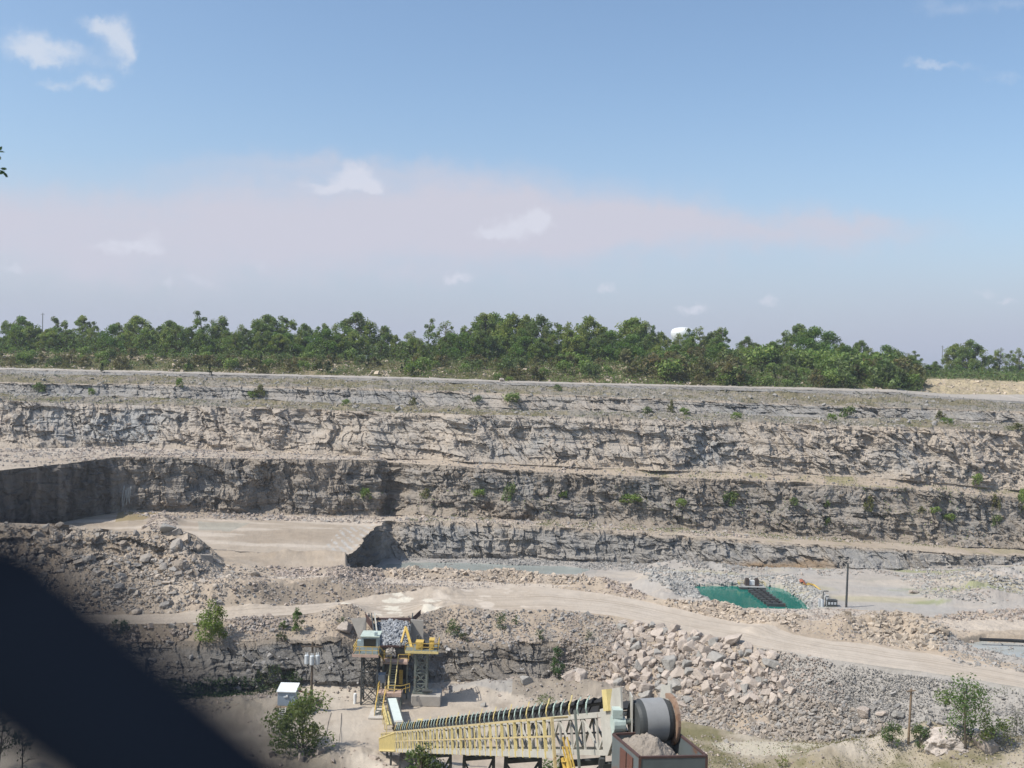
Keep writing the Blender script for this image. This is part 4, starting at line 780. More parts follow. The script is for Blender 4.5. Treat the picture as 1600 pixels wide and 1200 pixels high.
def undergrowth(name, label, jobs, seed):
    r = np.random.default_rng(seed); VV = []; FF = []; CC = []; off = 0
    for poly, keys, n, size, cols, hgt, clump in jobs:
        p = spots(poly, keys, n, r, clump, seed + 3); p[:, 2] += r.uniform(0, hgt, len(p)) * np.clip(.6 + fbm(p[:, 0] / 3, p[:, 1] / 3, p[:, 2] * 0, 2, seed) * 1.2, .05, 1.6)
        ci = np.array(cols)[np.clip(((fbm(p[:, 0] / 6, p[:, 1] / 6, p[:, 2] * 0, 2, seed + 9) + 1) * .5 * len(cols) + r.normal(0, .5, len(p))).astype(int), 0, len(cols) - 1)] * r.uniform(.7, 1.3, (len(p), 1))
        v, f, c = leaf_quads(p, size * r.uniform(.6, 1.4, len(p)), ci, r); VV.append(v); FF.append(f + off); CC.append(c); off += len(v)
    o = mesh_obj(name, np.concatenate(VV), np.concatenate(FF), M_LEAF, col=np.concatenate(CC)); tag(o, label, 'undergrowth', kind='stuff'); return o
undergrowth('undergrowth', 'mixed olive and brown scrub covering the slope under the trees', [
    ([(-200, 535), (640, 550), (640, 594), (-200, 576)], ['hill'], 16000, .27, [OL, G3, BR, (.12, .10, .04), OL], 1.2, 1.1),
    ([(640, 550), (1140, 556), (1140, 610), (640, 594)], ['hill'], 19000, .28, [G3, OL, BR, G1, OL, (.11, .10, .04)], 1.6, .9),
    ([(1130, 556), (1440, 575), (1436, 622), (1130, 612)], ['hill'], 22000, .30, [G3, OL, G1, OL, BR], 2.4, .7)], 31)
undergrowth('undergrowth', 'low green thicket along the foot of the trees on the rim', [
    ([(-300, 530), (1900, 560), (1900, 592), (1430, 580), (1100, 571), (640, 567), (0, 552), (-300, 546)], ['hill'], 9000, .34, [G3, G1, OL], 2.4, .8)], 32)
pl_r = np.random.default_rng(17); nU = 52000; px_ = pl_r.uniform(-240, 240, nU); py_ = pl_r.uniform(322, 420, nU); gz_ = plain_z(px_, py_) - .3; ok_ = np.abs(px_ / py_) < .62
vv, ff, cc3 = leaf_quads(np.stack([px_, py_, gz_ + pl_r.uniform(0, 5.0, nU) * np.where(px_ / py_ > .385, .55, 1)], -1)[ok_], .5 * pl_r.uniform(.6, 1.3, ok_.sum()), np.array([G3, OL, G1])[pl_r.integers(0, 3, ok_.sum())] * pl_r.uniform(.6, 1.1, (ok_.sum(), 1)), pl_r)
tag(mesh_obj('undergrowth', vv, ff, M_LEAF, col=cc3), 'dense understorey between the trunks of the rim wood', 'undergrowth', kind='stuff')
undergrowth('weeds', 'sparse weeds growing on the rubble of the upper benches', [
    ([(-200, 608), (1900, 660), (1900, 690), (-200, 640)], ['strip'], 6000, .17, [OL, G3, BR, (.13, .125, .055)], .55, 2.2),
    ([(-200, 570), (1900, 615), (1900, 660), (-200, 602)], ['strip3'], 8000, .17, [OL, BR, (.13, .125, .055), G3], .5, 2.0),
    ([(960, 730), (1900, 755), (1900, 795), (960, 748)], ['bench2'], 1500, .15, [G4, OL, G2], .5, 2.0)], 33)
undergrowth('weeds', 'green weeds along the lower bench and the foot of the dark face', [
    ([(640, 800), (1000, 815), (1500, 848), (1500, 858), (1000, 830), (640, 815)], ['bench1'], 2600, .15, [G4, OL, (.16, .18, .06)], .5, 2.0),
    ([(1000, 740), (1700, 770), (1700, 860), (1000, 835)], ['mid'], 1700, .17, [G2, OL, G4], .5, 2.4),
    ([(520, 770), (1000, 760), (1000, 812), (520, 800)], ['mid'], 350, .17, [G2, G1], .5, 2.2)], 34)
undergrowth('weeds', 'dry weeds on the mounds at the lower right', [
    ([(1060, 1150), (1900, 1140), (1900, 1240), (1060, 1240)], ['floor'], 8000, .09, [OL, BR, (.19, .16, .08), G4], .45, 1.6),
    ([(1450, 1060), (1600, 1075), (1600, 1090), (1450, 1075)], ['slope', 'face0'], 160, .10, [OL, G3], .35, 1.5)], 35)
undergrowth('undergrowth', 'dense dark green growth along the foot of the rock face at the left', [
    ([(240, 1062), (440, 1058), (475, 1068), (470, 1085), (430, 1090), (240, 1100)], ['floor', 'face0'], 7000, .15, [G3, (.05, .085, .035), (.06, .09, .04), OL], 1.3, .9)], 36)
# single shrubs that stand out (x, y at the foot, height in metres, width, colour, label)
def shrub(x, y, h, w, base, label, kind='bush', seed=0, leaves=700, ls=.11, name='shrub', cat='shrub', trunk_h=.05):
    Plant(name, h, w, 900 + seed, leaves, ls, base, kind, trunk_h, 18).put(hit(x, y), 1.0, label, cat, rz=0)
shrub(330, 998, 4.6, 4.4, (.13, .19, .04), 'bright yellow-green cone-shaped sapling on the bank below the road', 'tall', 1, 2400, .15, trunk_h=.03)
shrub(463, 988, 3.2, 1.7, (.085, .14, .04), 'narrow green sapling on the bank above the utility pole', 'tall', 2, 1000, .12)
shrub(188, 988, 2.0, 2.2, (.05, .09, .035), 'round dark green shrub beside the left end of the road', 'bush', 3, 500, .11)
shrub(441, 1003, 1.5, 1.4, (.045, .06, .025), 'dark brownish shrub on the bank left of the narrow sapling', 'bush', 4, 350, .10)
shrub(442, 984, 1.2, 1.0, (.09, .14, .04), 'small light green shrub above the dark brownish one', 'bush', 5, 250, .10)
shrub(533, 982, 1.4, 1.6, (.08, .10, .04), 'sparse olive weed on the dirt mound left of the hopper', 'open', 6, 160, .10)
shrub(708, 990, 2.0, 2.2, (.075, .125, .04), 'round green shrub on the bank right of the hopper', 'bush', 7, 550, .11)
shrub(722, 1002, 1.2, 1.6, (.07, .09, .04), 'low olive shrub just below the round green one', 'bush', 8, 250, .10)
shrub(785, 985, 2.6, 2.0, (.07, .115, .04), 'upright green shrub near the top of the bank, middle', 'open', 9, 420, .11)
shrub(805, 976, 1.3, 1.0, (.08, .12, .045), 'small shrub right of the upright one on the bank', 'bush', 10, 160, .10)
shrub(843, 1002, 1.5, 1.4, (.07, .10, .04), 'small shrub on the rubble above the rock face', 'bush', 11, 260, .10)
shrub(919, 1000, 1.3, 1.2, (.07, .09, .045), 'sparse grey-green shrub at the right end of the rock face', 'bush', 12, 160, .10)
shrub(873, 1061, 4.2, 2.1, (.05, .10, .032), 'tall dark green shrub against the rock face beside the boulders', 'tall', 13, 1000, .12)
shrub(855, 1108, 1.8, 3.0, (.11, .15, .05), 'light green shrub behind the conveyor belt', 'bush', 14, 500, .10)
shrub(1508, 1172, 7.6, 6.6, (.085, .14, .04), 'tall loose green sapling beside the big weathered boulder', 'open', 15, 2400, .14, 'young_tree', 'tree', .04)
shrub(1548, 1168, 3.6, 3.8, (.11, .155, .04), 'lower yellow-green shrub right of the tall loose sapling', 'bush', 16, 900, .12)
shrub(1393, 1170, 2.6, 2.4, (.08, .13, .045), 'feathery green shrub left of the wooden pole', 'bush', 17, 900, .11)
shrub(1437, 1172, 2.6, 2.4, (.085, .13, .05), 'feathery green shrub right of the wooden pole', 'bush', 18, 900, .11)
shrub(1588, 1150, 2.4, 2.0, (.07, .09, .04), 'dull green shrub at the right edge of the grey rubble', 'bush', 19, 260, .10)
shrub(1222, 1200, 1.4, 1.4, (.14, .17, .04), 'yellow-green weed clump on the sandy ground, lower right', 'bush', 20, 220, .09)
shrub(438, 1128, 1.6, 2.0, (.045, .08, .03), 'dark green bush left of the cabinet steps', 'bush', 21, 380, .10)
shrub(432, 1152, 1.2, 1.8, (.06, .085, .04), 'grey-green low bush below the dark one by the cabinet', 'bush', 22, 300, .10)
h = hit(468, 1168)
Plant('leafy_bush', 6.9, 7.4, 955, 3800, .17, (.095, .135, .04), 'open', .06, 40).put(h + np.array([.6, -1.2, -.3]), 1.0, 'large leafy bush standing in front of the cabinet and pole', 'bush', rz=.4)
for i, (x, y, hh, ww) in enumerate([(62, 612, 2.0, 3.2), (143, 617, 1.5, 1.8), (405, 618, 2.6, 3.0), (395, 622, 1.4, 3.0), (745, 628, 1.4, 2.4), (800, 630, 2.2, 4.2), (1048, 645, 3.0, 1.8), (1070, 650, 1.6, 2.4), (1325, 652, 2.4, 3.6), (1300, 658, 1.6, 2.4), (1470, 655, 2.0, 2.8), (795, 596, 1.2, 2.4), (872, 610, 1.3, 2.4), (280, 606, 2.2, 1.8), (645, 632, 1.6, 2), (540, 634, 1.4, 2), (1010, 648, 1.6, 2.4), (1150, 655, 1.4, 2.6), (1590, 672, 1.6, 4), (1480, 662, 1.2, 3)]):
    B_ush[(1, 3, 0, 3)[i % 4]].put(hit(x, y), hh / 2.4, 'green shrub rooted on the rubble of an upper bench', 'shrub', 'shrubs on the upper benches', sxy=ww / 3.4 / (hh / 2.4))
for i, (x, y, hh, ww) in enumerate([(572, 778, 2.2, 2.4), (797, 780, 3.4, 2.8), (748, 775, 1.6, 3), (665, 775, 2.0, 2.4), (985, 783, 1.6, 5), (1140, 787, 2.6, 4), (1062, 790, 1.6, 2.6), (1355, 795, 3.0, 2.6), (1290, 790, 1.6, 1.6), (1292, 820, 1.6, 1.6), (1525, 756, 2.4, 2.4), (1555, 795, 3.4, 2.2), (1595, 800, 5, 2.4), (1555, 820, 2.2, 2.6), (1480, 812, 1.6, 3), (1440, 800, 1.4, 2), (880, 776, 1.4, 2), (1240, 786, 1.4, 2), (1460, 800, 1.4, 2.4)]):
    B_ush[(3, 1, 3, 0)[i % 4]].put(hit(x, y) + np.array([0, -.4, -.3]), hh / 2.4, 'green shrub growing out of the dark middle rock face', 'shrub', 'shrubs on the middle rock face', sxy=ww / 3.4 / (hh / 2.4))
# ------------------------------------------------------------------ machinery and furniture
class MB:
    def __init__(s): s.V = []; s.F = []
    def add(s, V, Fc):
        o = len(s.V); s.V += [np.array(v, float) for v in V]; s.F += [tuple(i + o for i in f) for f in Fc]; return s
    def box(s, c, d, ax=None):                 # centre, full sizes, optional 3 axes
        c = np.array(c, float); ax = np.eye(3) if ax is None else np.array(ax, float)
        V = [c + ax[0] * d[0] * .5 * i + ax[1] * d[1] * .5 * j + ax[2] * d[2] * .5 * k for i in (-1, 1) for j in (-1, 1) for k in (-1, 1)]
        return s.add(V, [(0, 1, 3, 2), (4, 6, 7, 5), (0, 4, 5, 1), (2, 3, 7, 6), (0, 2, 6, 4), (1, 5, 7, 3)])
    def beam(s, p, q, w, h=None, up=(0, 0, 1)):
        p = np.array(p, float); q = np.array(q, float); h = w if h is None else h; t = q - p; ln = np.linalg.norm(t)
        if ln < 1e-6: return s
        t = t / ln; up = np.array(up, float)
        if abs(t @ up) > .98: up = np.array([0, 1., 0])
        a = np.cross(t, up); a /= np.linalg.norm(a); b = np.cross(a, t)
        return s.box((p + q) / 2, (ln, w, h), (t, a, b))
    def tube(s, path, r, n=8, cap=True):
        rad = [r] * len(path) if np.isscalar(r) else r; V, Fq = tube(path, rad, n)
        if cap: Fq = Fq + [tuple(range(n))[::-1], tuple(range(len(V) - n, len(V)))]
        return s.add(V, Fq)
    def quad(s, a, b, c, d, th=0.06):          # plate with thickness
        a, b, c, d = [np.array(v, float) for v in (a, b, c, d)]; n = np.cross(b - a, d - a); n = n / (np.linalg.norm(n) + 1e-9) * th * .5
        V = [a - n, b - n, c - n, d - n, a + n, b + n, c + n, d + n]
        return s.add(V, [(3, 2, 1, 0), (4, 5, 6, 7), (0, 1, 5, 4), (1, 2, 6, 5), (2, 3, 7, 6), (3, 0, 4, 7)])
    def build(s, name, mat, parent=None, smooth=False, label=None, loc=None):
        o = mesh_obj(name, np.array(s.V), s.F, mat, parent, smooth=smooth, loc=loc)
        if label: o['label'] = label
        return o
YEL = plain_mat('yellow paint', (.60, .41, .10), .55, rust=.25, nscale=1.5); PYEL = plain_mat('faded yellow paint', (.66, .54, .24), .6, rust=.22, nscale=2)
WHT = plain_mat('off-white paint', (.47, .45, .40), .65, rust=.24, nscale=1.2); STEEL = plain_mat('grey green steel', (.16, .18, .16), .6, rust=.3, nscale=1.5)
DSTEEL = plain_mat('dark steel', (.06, .065, .065), .6, rust=.25, nscale=1.5); RUSTM = plain_mat('rusty steel', (.085, .050, .045), .8, rust=.3, nscale=2, rustcol=(.11, .05, .03)); RUBBER = plain_mat('black rubber', (.022, .022, .023), .75, dirt=.4)
BELT = plain_mat('worn pulley belt', (.16, .165, .17), .45, dirt=.3, nscale=.6); CONC = plain_mat('concrete', (.40, .37, .33), .9, dirt=.3, nscale=.8, spec=.1); PINKP = plain_mat('faded pink edge paint', (.50, .36, .29), .7, rust=.2)
CABIN = plain_mat('pale blue cabin paint', (.35, .43, .45), .55, dirt=.35); ROOF = plain_mat('pale green roof sheet', (.50, .57, .50), .55, dirt=.35); GLASS = plain_mat('dark window', (.02, .022, .02), .08, spec=.6, dirt=.1)
WOOD = plain_mat('weathered wood', (.13, .10, .075), .9, dirt=.45, nscale=3); WOODL = plain_mat('pale weathered wood', (.26, .19, .13), .9, dirt=.45, nscale=3); GALV = plain_mat('galvanised grey', (.50, .53, .55), .45, dirt=.15); BOXB = plain_mat('blue grey cabinet', (.27, .33, .40), .45, dirt=.12); WTOP = plain_mat('white roof', (.70, .72, .72), .5, dirt=.1)
DIRTM = M_STONE
# ---- crusher station
def lattice(mb, x0, x1, y0, y1, z0, z1, n, w=.2, b=.1):
    c = [(x0, y0), (x1, y0), (x1, y1), (x0, y1)]
    for x, y in c: mb.box((x, y, (z0 + z1) / 2), (w, w, z1 - z0))
    for k in range(n):
        za = z0 + (z1 - z0) * k / n; zb = z0 + (z1 - z0) * (k + 1) / n
        for i in range(4):
            (xa, ya), (xb, yb) = c[i], c[(i + 1) % 4]; mb.beam((xa, ya, za), (xb, yb, zb), b); mb.beam((xb, yb, za), (xa, ya, zb), b); mb.beam((xa, ya, zb - .06), (xb, yb, zb - .06), b * 1.1)
def rail(mb, pts, h=1.05, w=.06, sp=1.2):
    for p, q in zip(pts[:-1], pts[1:]):
        p = np.array(p, float); q = np.array(q, float); n = max(1, int(round(np.linalg.norm(q - p) / sp)))
        for k in range(n + 1): s = p + (q - p) * k / n; mb.beam(s, s + [0, 0, h], w)
        for z in (h, h * .55): mb.beam(p + [0, 0, z], q + [0, 0, z], w)
def stairs(par, top, bot, w, matr, railm):
    top = np.array(top, float); bot = np.array(bot, float); st = MB()
    for s in (-1, 1): st.beam(top + [s * w / 2, 0, 0], bot + [s * w / 2, 0, 0], .07, .26)
    o = st.build('stairs', matr, par)
    n = max(4, int((top[2] - bot[2]) / .22)); tr = MB()
    for k in range(n): c = bot + (top - bot) * (k + .5) / n; tr.box(c, (w - .08, .24, .05))
    tr.build('treads', STEEL, o); r = MB()
    for s in (-1, 1):
        e = np.array([s * (w / 2 + .05), 0, 0]); m = max(2, int(np.linalg.norm(top - bot) / 1.0))
        for k in range(m + 1): c = bot + (top - bot) * k / m + e; r.beam(c, c + [0, 0, 1.0], .06)
        for z in (1.0, .55): r.beam(bot + e + [0, 0, z], top + e + [0, 0, z], .06)
    r.build('handrail', railm, o); return o
gz = -42.0
CR = thing('crusher_station', 'tall yellow railed crusher station with stone filled hopper, cabin and lattice legs', 'crusher', (P(610, 1100, D=127)[0], 127, gz))
def PX3(x, y, D): return P(x, y, D=D)
hz = P(600, 1010, D=129.3)[2]
fl, fr = PX3(588, 1010, 129.3), PX3(636, 1010, 129.3); bl_, br_ = PX3(582, 968, 137.5), PX3(643, 968, 137.5)
hop = MB()
hop.quad(fl + [-.15, 0, .5], bl_ + [-.15, 0, .9], bl_ + [.1, 0, -1.6], fl + [.1, 0, -2.0], .14); hop.quad(fr + [.15, 0, .5], br_ + [.15, 0, .9], br_ + [-.1, 0, -1.6], fr + [-.1, 0, -2.0], .14)
hop.quad(fl + [.2, 1.0, -1.6], fr + [-.2, 1.0, -1.6], br_ + [0, 0, -1.2], bl_ + [0, 0, -1.2], .12)
hopper = hop.build('hopper', DSTEEL, CR)
lin = MB(); lin2 = MB(); lin.quad(PX3(571, 958, 137.6), PX3(583, 975, 135), PX3(583, 985, 135), PX3(573, 972, 137.6), .1); lin2.quad(PX3(640, 969, 136), PX3(657, 953, 138.5), PX3(657, 961, 138.5), PX3(641, 976, 136), .1)
lin.build('flared_lip', RUSTM, hopper); lin2.build('flared_lip', RUSTM, hopper)
MB().beam(bl_ + [0, 0, .05], br_ + [0, 0, .05], .35, .32).beam(fl, fr, .22, .22).build('rim_beam', RUSTM, hopper)
MB().beam(fl + [.25, -.1, .35], bl_ + [.25, 0, .6], .12, .8).build('liner', WHT, hopper)
# stone in the hopper
r = np.random.default_rng(41); nst = 900; u = r.uniform(.02, .98, nst); v = r.uniform(.06, .98, nst)
pos = (fl[None] * (1 - u)[:, None] + fr[None] * u[:, None]) * (1 - v)[:, None] + (bl_[None] * (1 - u)[:, None] + br_[None] * u[:, None]) * v[:, None]; pos[:, 2] += -.55 + .5 * np.sin(u * np.pi) + r.uniform(-.1, .1, nst)
vv, ff, cc4 = merge_rocks(MED, pos, sizes(nst, .13, .36, r), tints(nst, (.30, .31, .325), r, .25), r, 1.0)
base_v = [fl + [.1, .1, -.75], fr + [-.1, .1, -.75], br_ + [-.1, 0, -.45], bl_ + [.1, 0, -.45]]
tag(mesh_obj('crushed_stone', vv, ff, M_STONE, col=cc4), 'grey broken stone filling the crusher hopper', 'stone', kind='stuff')
# crusher body and chute below the hopper
ch = MB(); c0, c1 = PX3(600, 1031, 129.5), PX3(634, 1031, 129.5)
ch.quad(fl + [0, 0, -.15], fr + [0, 0, -.15], c1, c0, .1); ch.quad(fl + [-.1, .2, 0], c0 + [0, .2, 0], c0 + [0, 4, 0], fl + [0, 4, 0], .1); ch.quad(fr + [.1, .2, 0], c1 + [0, .2, 0], c1 + [0, 4, 0], fr + [0, 4, 0], .1)
ch.build('chute', DSTEEL, CR)
bd = MB(); bx0, bx1 = PX3(600, 1040, 130)[0], PX3(634, 1040, 130)[0]
bd.box(((bx0 + bx1) / 2, 131.6, -38.6), (bx1 - bx0, 3.4, 3.2)); bd.box(((bx0 + bx1) / 2, 130.6, -40.8), (bx1 - bx0 - .6, 2.2, 2.4)); bd.tube([(bx0 + .5, 129.6, -38.6), (bx1 - .5, 129.6, -38.6)], .75, 18)
for x in (bx0, bx1): bd.box((x, 129.9, -39.6), (.22, .25, 5.0))
bd.build('crusher_body', DSTEEL, CR)
yp = MB(); q0, q1 = PX3(624, 1047, 128.6), PX3(629, 1069, 128.6); yp.box(((q0 + q1) / 2), (q1[0] - q0[0], .25, q0[2] - q1[2]))
for k in range(5): yp.box((q0 + q1) / 2 + [0, -.16, (k - 2) * .34], (q1[0] - q0[0] + .06, .08, .05))
yp.build('belt_guard', YEL, CR)
r2 = np.random.default_rng(43); nst = 50; u = r2.uniform(0, 1, nst); v = r2.uniform(0, 1, nst); pos = np.stack([PX3(604, 1013, 129.2)[0] + u * 1.15, 129.25 - .25 * v, hz - .15 - v * 1.1], -1)
vv, ff, cc4 = merge_rocks(MED, pos, sizes(nst, .1, .26, r2), tints(nst, (.42, .39, .36), r2), r2, 1.0); tag(mesh_obj('crushed_stone', vv, ff, M_STONE, col=cc4), 'pale stone spilling over the hopper lip into the chute', 'stone', kind='stuff')
# cabin on its platform and tower
pz = P(575, 1024, D=124.8)[2]; px0, px1 = PX3(552, 1020, 124.8)[0], PX3(592, 1020, 124.8)[0]
MB().box(((px0 + px1) / 2, 126.3, pz), (px1 - px0, 3.4, .18)).build('deck', STEEL, CR, label='cabin deck')
MB().box(((px0 + px1) / 2, 124.55, pz), (px1 - px0, .1, .34)).box((px0 - .05, 126.3, pz), (.1, 3.4, .34)).build('deck_edge', PINKP, CR)
rl = MB(); rail(rl, [(px0, 127.9, pz + .09), (px0, 124.65, pz + .09), (px1, 124.65, pz + .09)], 1.0, .06, .85); rl.build('railing', YEL, CR, label='yellow railing round the cabin deck')
cx0, cx1 = PX3(564.5, 1005, 125.4)[0], PX3(590, 1005, 125.4)[0]; cz0 = pz + .1; cz1 = P(575, 995, D=125.4)[2]
cab = MB().box(((cx0 + cx1) / 2, 126.6, (cz0 + cz1) / 2), (cx1 - cx0, 2.4, cz1 - cz0)).build('cabin', CABIN, CR)
MB().box(((cx0 + cx1) / 2 + .05, 126.55, cz1 + .06), (cx1 - cx0 + .35, 2.75, .12)).build('roof', ROOF, cab)
MB().box(((cx0 + cx1) / 2 + .05, 125.38, (cz0 + cz1) / 2 + .28), (cx1 - cx0 - .5, .05, .95)).build('window', GLASS, cab)
MB().box((cx0 - .04, 126.3, (cz0 + cz1) / 2 + .25), (.05, 1.3, .8)).build('window', GLASS, cab)
MB().box((cx0 - .28, 125.9, cz0 + 1.0), (.5, .7, .9)).build('air_conditioner', CABIN, cab)
MB().beam((cx1 - .25, 125.6, cz1 + .12), (cx1 - .25, 125.6, cz1 + .55), .35).build('vent', CABIN, cab)
tw = MB(); lattice(tw, PX3(565, 1060, 125.2)[0], PX3(589.5, 1060, 125.2)[0], 125.1, 127.2, gz, pz - .1, 3, .2, .09); tw.build('lattice_tower', DSTEEL, CR, label='dark lattice tower under the cabin')
# right deck with motors on the pale lattice tower
rz = P(660, 1019, D=125)[2]; rx0, rx1 = PX3(633, 1019, 125)[0], PX3(685, 1019, 125)[0]
MB().box(((rx0 + rx1) / 2, 126.5, rz), (rx1 - rx0, 3.2, .18)).build('deck', STEEL, CR, label='motor deck')
MB().box(((rx0 + rx1) / 2, 124.86, rz), (rx1 - rx0, .08, .3)).build('deck_edge', PYEL, CR)
rl = MB(); rail(rl, [(rx0, 124.9, rz + .09), (rx1 - .1, 124.9, rz + .09), (rx1 - .1, 128, rz + .09)], 1.0, .06, 1.0); rl.build('railing', YEL, CR, label='yellow railing round the motor deck')
for a, b, hh in ((650, 661, .85), (671, 678, 1.15)):
    xa, xb = PX3(a, 1010, 126)[0], PX3(b, 1010, 126)[0]
    MB().box(((xa + xb) / 2, 126.3, rz + .1 + hh / 2), (xb - xa, 1.2, hh)).box(((xa + xb) / 2, 126.3, rz + .14 + hh), (xb - xa + .1, 1.3, .08)).tube([((xa + xb) / 2, 125.6, rz + .2 + hh * .45), ((xa + xb) / 2, 125.75, rz + .2 + hh * .45)], .25, 12).build('motor_housing', YEL, CR)
mx = PX3(665, 1010, 126.5)[0]; MB().tube([(mx - .5, 126.9, rz + .55), (mx + .5, 126.9, rz + .55)], .38, 14).box((mx, 126.9, rz + .2), (1.2, .9, .2)).tube([(mx - 1.1, 127.2, rz + .1), (mx - 1.1, 127.2, rz + 1.5)], .12).tube([(mx - .75, 127.2, rz + .1), (mx - .75, 127.2, rz + 1.3)], .12).build('motor', DSTEEL, CR)
twz = -40.7; tw = MB(); lattice(tw, PX3(648.5, 1050, 125.8)[0], PX3(666.5, 1050, 125.8)[0], 125.8, 127.4, twz, rz - .1, 4, .24, .1)
tw.beam((PX3(639, 1024, 125.8)[0], 125.8, rz - .15), (PX3(648, 1034, 125.8)[0], 125.8, rz - 1.2), .12); tw.build('lattice_tower', STEEL, CR, label='grey green lattice tower on the concrete block')
MB().box((PX3(657, 1090, 126.6)[0], 126.6, twz + .12), (1.9, 2.0, .2)).build('base_plate', STEEL, CR)
MB().tube([(PX3(660, 1082, 126)[0], 125.6, twz + .45), (PX3(676, 1082, 126)[0], 125.6, twz + .45)], .2, 10).build('motor', DSTEEL, CR)
# rock breaker boom
A0, A1, A2 = PX3(643, 1012, 127), PX3(634, 980, 130), PX3(627, 1004, 129)
bm = MB().beam(A0, A1, .27, .22).beam(A0 + [0, 0, .1], A0 + [0, 0, -.9], .45); bo = bm.build('rock_breaker_boom', YEL, CR)
MB().beam(A1 + [0, 0, .1], A2, .22, .2).build('stick', YEL, bo); MB().beam(A2, A2 + (A2 - A1) * .28, .2).build('hammer', DSTEEL, bo); MB().tube([A0 * .6 + A1 * .4 + np.array([.3, 0, 0]), A1 * .9 + A2 * .1 + np.array([.2, 0, 0])], .07, 6).build('ram', DSTEEL, bo)
# middle deck, upper stairs, landing, lower stairs
mz = P(618, 1036, D=127.6)[2]; m0, m1 = PX3(598, 1036, 127.6)[0], PX3(637, 1036, 127.6)[0]
MB().box(((m0 + m1) / 2, 128.5, mz), (m1 - m0, 1.8, .14)).box(((m0 + m1) / 2, 127.57, mz), (m1 - m0, .06, .26)).build('deck', PINKP, CR, label='feeder deck')
rl = MB(); sx = PX3(616.5, 1040, 127.6)[0]; rail(rl, [(m0, 129.2, mz + .07), (m0, 127.65, mz + .07), (sx - .45, 127.65, mz + .07)], 1.0, .06, .8); rail(rl, [(sx + .45, 127.65, mz + .07), (m1, 127.65, mz + .07), (m1, 129.2, mz + .07)], 1.0, .06, .8); rl.beam((px1, 125, pz + .1), (m0 + .3, 127.7, mz + .1), .08); rl.beam((px1, 125, pz + 1.1), (m0 + .3, 127.7, mz + 1.1), .08); rl.build('railing', YEL, CR, label='yellow railing of the feeder deck')
lz = P(607, 1085, D=123.6)[2]; l0, l1 = PX3(590, 1085, 123.6)[0], PX3(627, 1085, 123.6)[0]
MB().box(((l0 + l1) / 2, 124.6, lz), (l1 - l0, 2.0, .14)).box(((l0 + l1) / 2, 123.57, lz - .08), (l1 - l0, .06, .4)).build('deck', PINKP, CR, label='pinkish landing between the two stairs')
rl = MB(); rail(rl, [(l0, 125.5, lz + .07), (l0, 123.65, lz + .07)], 1.0, .06, .8); rail(rl, [(PX3(604, 1085, 123.6)[0], 123.65, lz + .07), (l1, 123.65, lz + .07), (l1 + .9, 124.6, lz + .07)], 1.0, .06, .8); rl.build('railing', YEL, CR, label='yellow railing of the landing')
stairs(CR, (sx, 127.5, mz), (sx, 124.5, lz + .1), .78, PYEL, PYEL); sx2 = PX3(596.5, 1085, 123.6)[0]; stairs(CR, (sx2, 123.5, lz), (sx2, 120.6, gz), .78, STEEL, YEL)
lg = MB()
for x in (l0 + .1, l1 - .1):
    for y in (123.8, 125.4): MB().box((x, y, (gz + lz) / 2), (.14, .14, lz - gz)).build('leg', STEEL, CR)
for x in (m0 + .05, m1 - .05): MB().box((x, 127.8, (gz + mz) / 2), (.2, .2, mz - gz)).build('leg', STEEL, CR)
lg.beam((m0, 127.8, mz - 2.5), (PX3(610, 1045, 127.8)[0], 127.8, mz - .1), .1); lg.build('knee_brace', STEEL, CR)
MB().box((PX3(594, 1072, 126)[0], 126.5, -39.0), (1.1, 1.2, 1.0)).build('control_box', BOXB, CR)
# concrete: block under the tower, retaining walls beside the hopper, slab at the stair foot
b0, b1 = PX3(642, 1100, 125)[0], PX3(688, 1100, 125)[0]
def tagb(o, *a, **k): return tag(o, *a, **k)
o = MB().box(((b0 + b1) / 2, 126.6, (gz + -40.7) / 2), (b1 - b0, 3.2, 1.3)).build('concrete_block', CONC, loc=((b0 + b1) / 2, 126.6, gz)); bv = o.modifiers.new('b', 'BEVEL'); bv.width = .08; bv.segments = 2
tag(o, 'long concrete block carrying the grey lattice tower', 'concrete block')
wl = MB(); a, b, c, d = PX3(548, 966, 135.2), PX3(572, 965, 135.2), PX3(572, 1010, 134.6), PX3(562, 1000, 134.6); wl.quad(a, b, c, d, .4)
tag(wl.build('retaining_wall', CONC, loc=(c[0], 135, c[2])), 'pale concrete wing wall left of the hopper', 'wall')
wr = MB(); a, b, c, d = PX3(642, 968, 135.2), PX3(661.5, 969, 135.2), PX3(661.5, 1085, 134.6), PX3(642, 1085, 134.6); wr.quad(a, b, c, d, .4); tag(wr.build('retaining_wall', CONC, loc=(c[0], 135, c[2])), 'concrete wall with a slanting shadow right of the hopper', 'wall')
wb = MB(); wb.quad(PX3(573, 985, 136.2), PX3(642, 985, 136.2), PX3(642, 1090, 135.6), PX3(573, 1090, 135.6), .4); tag(wb.build('retaining_wall', CONC, loc=(PX3(610, 1085, 136)[0], 136, gz)), 'shaded concrete wall behind the crusher under the hopper', 'wall')
s0, s1 = PX3(577, 1120, 121)[0], PX3(600, 1120, 121)[0]; tag(MB().box(((s0 + s1) / 2, 121.7, gz + .14), (s1 - s0, 3.6, .18)).build('concrete_slab', plain_mat('pale concrete', (.52, .48, .43), .9, dirt=.2, spec=.1), loc=((s0 + s1) / 2, 121.7, gz)), 'pale concrete slab at the foot of the lower stairs', 'slab')
h = hit(555, 1100); tag(MB().tube([h + [0, 0, -.2], h + [0, 0, 1.25], h + [0, 0, 1.3]], [.2, .2, .12], 12).build('bollard', WTOP, smooth=False, loc=h), 'white bollard at the left foot of the dark lattice tower', 'bollard')
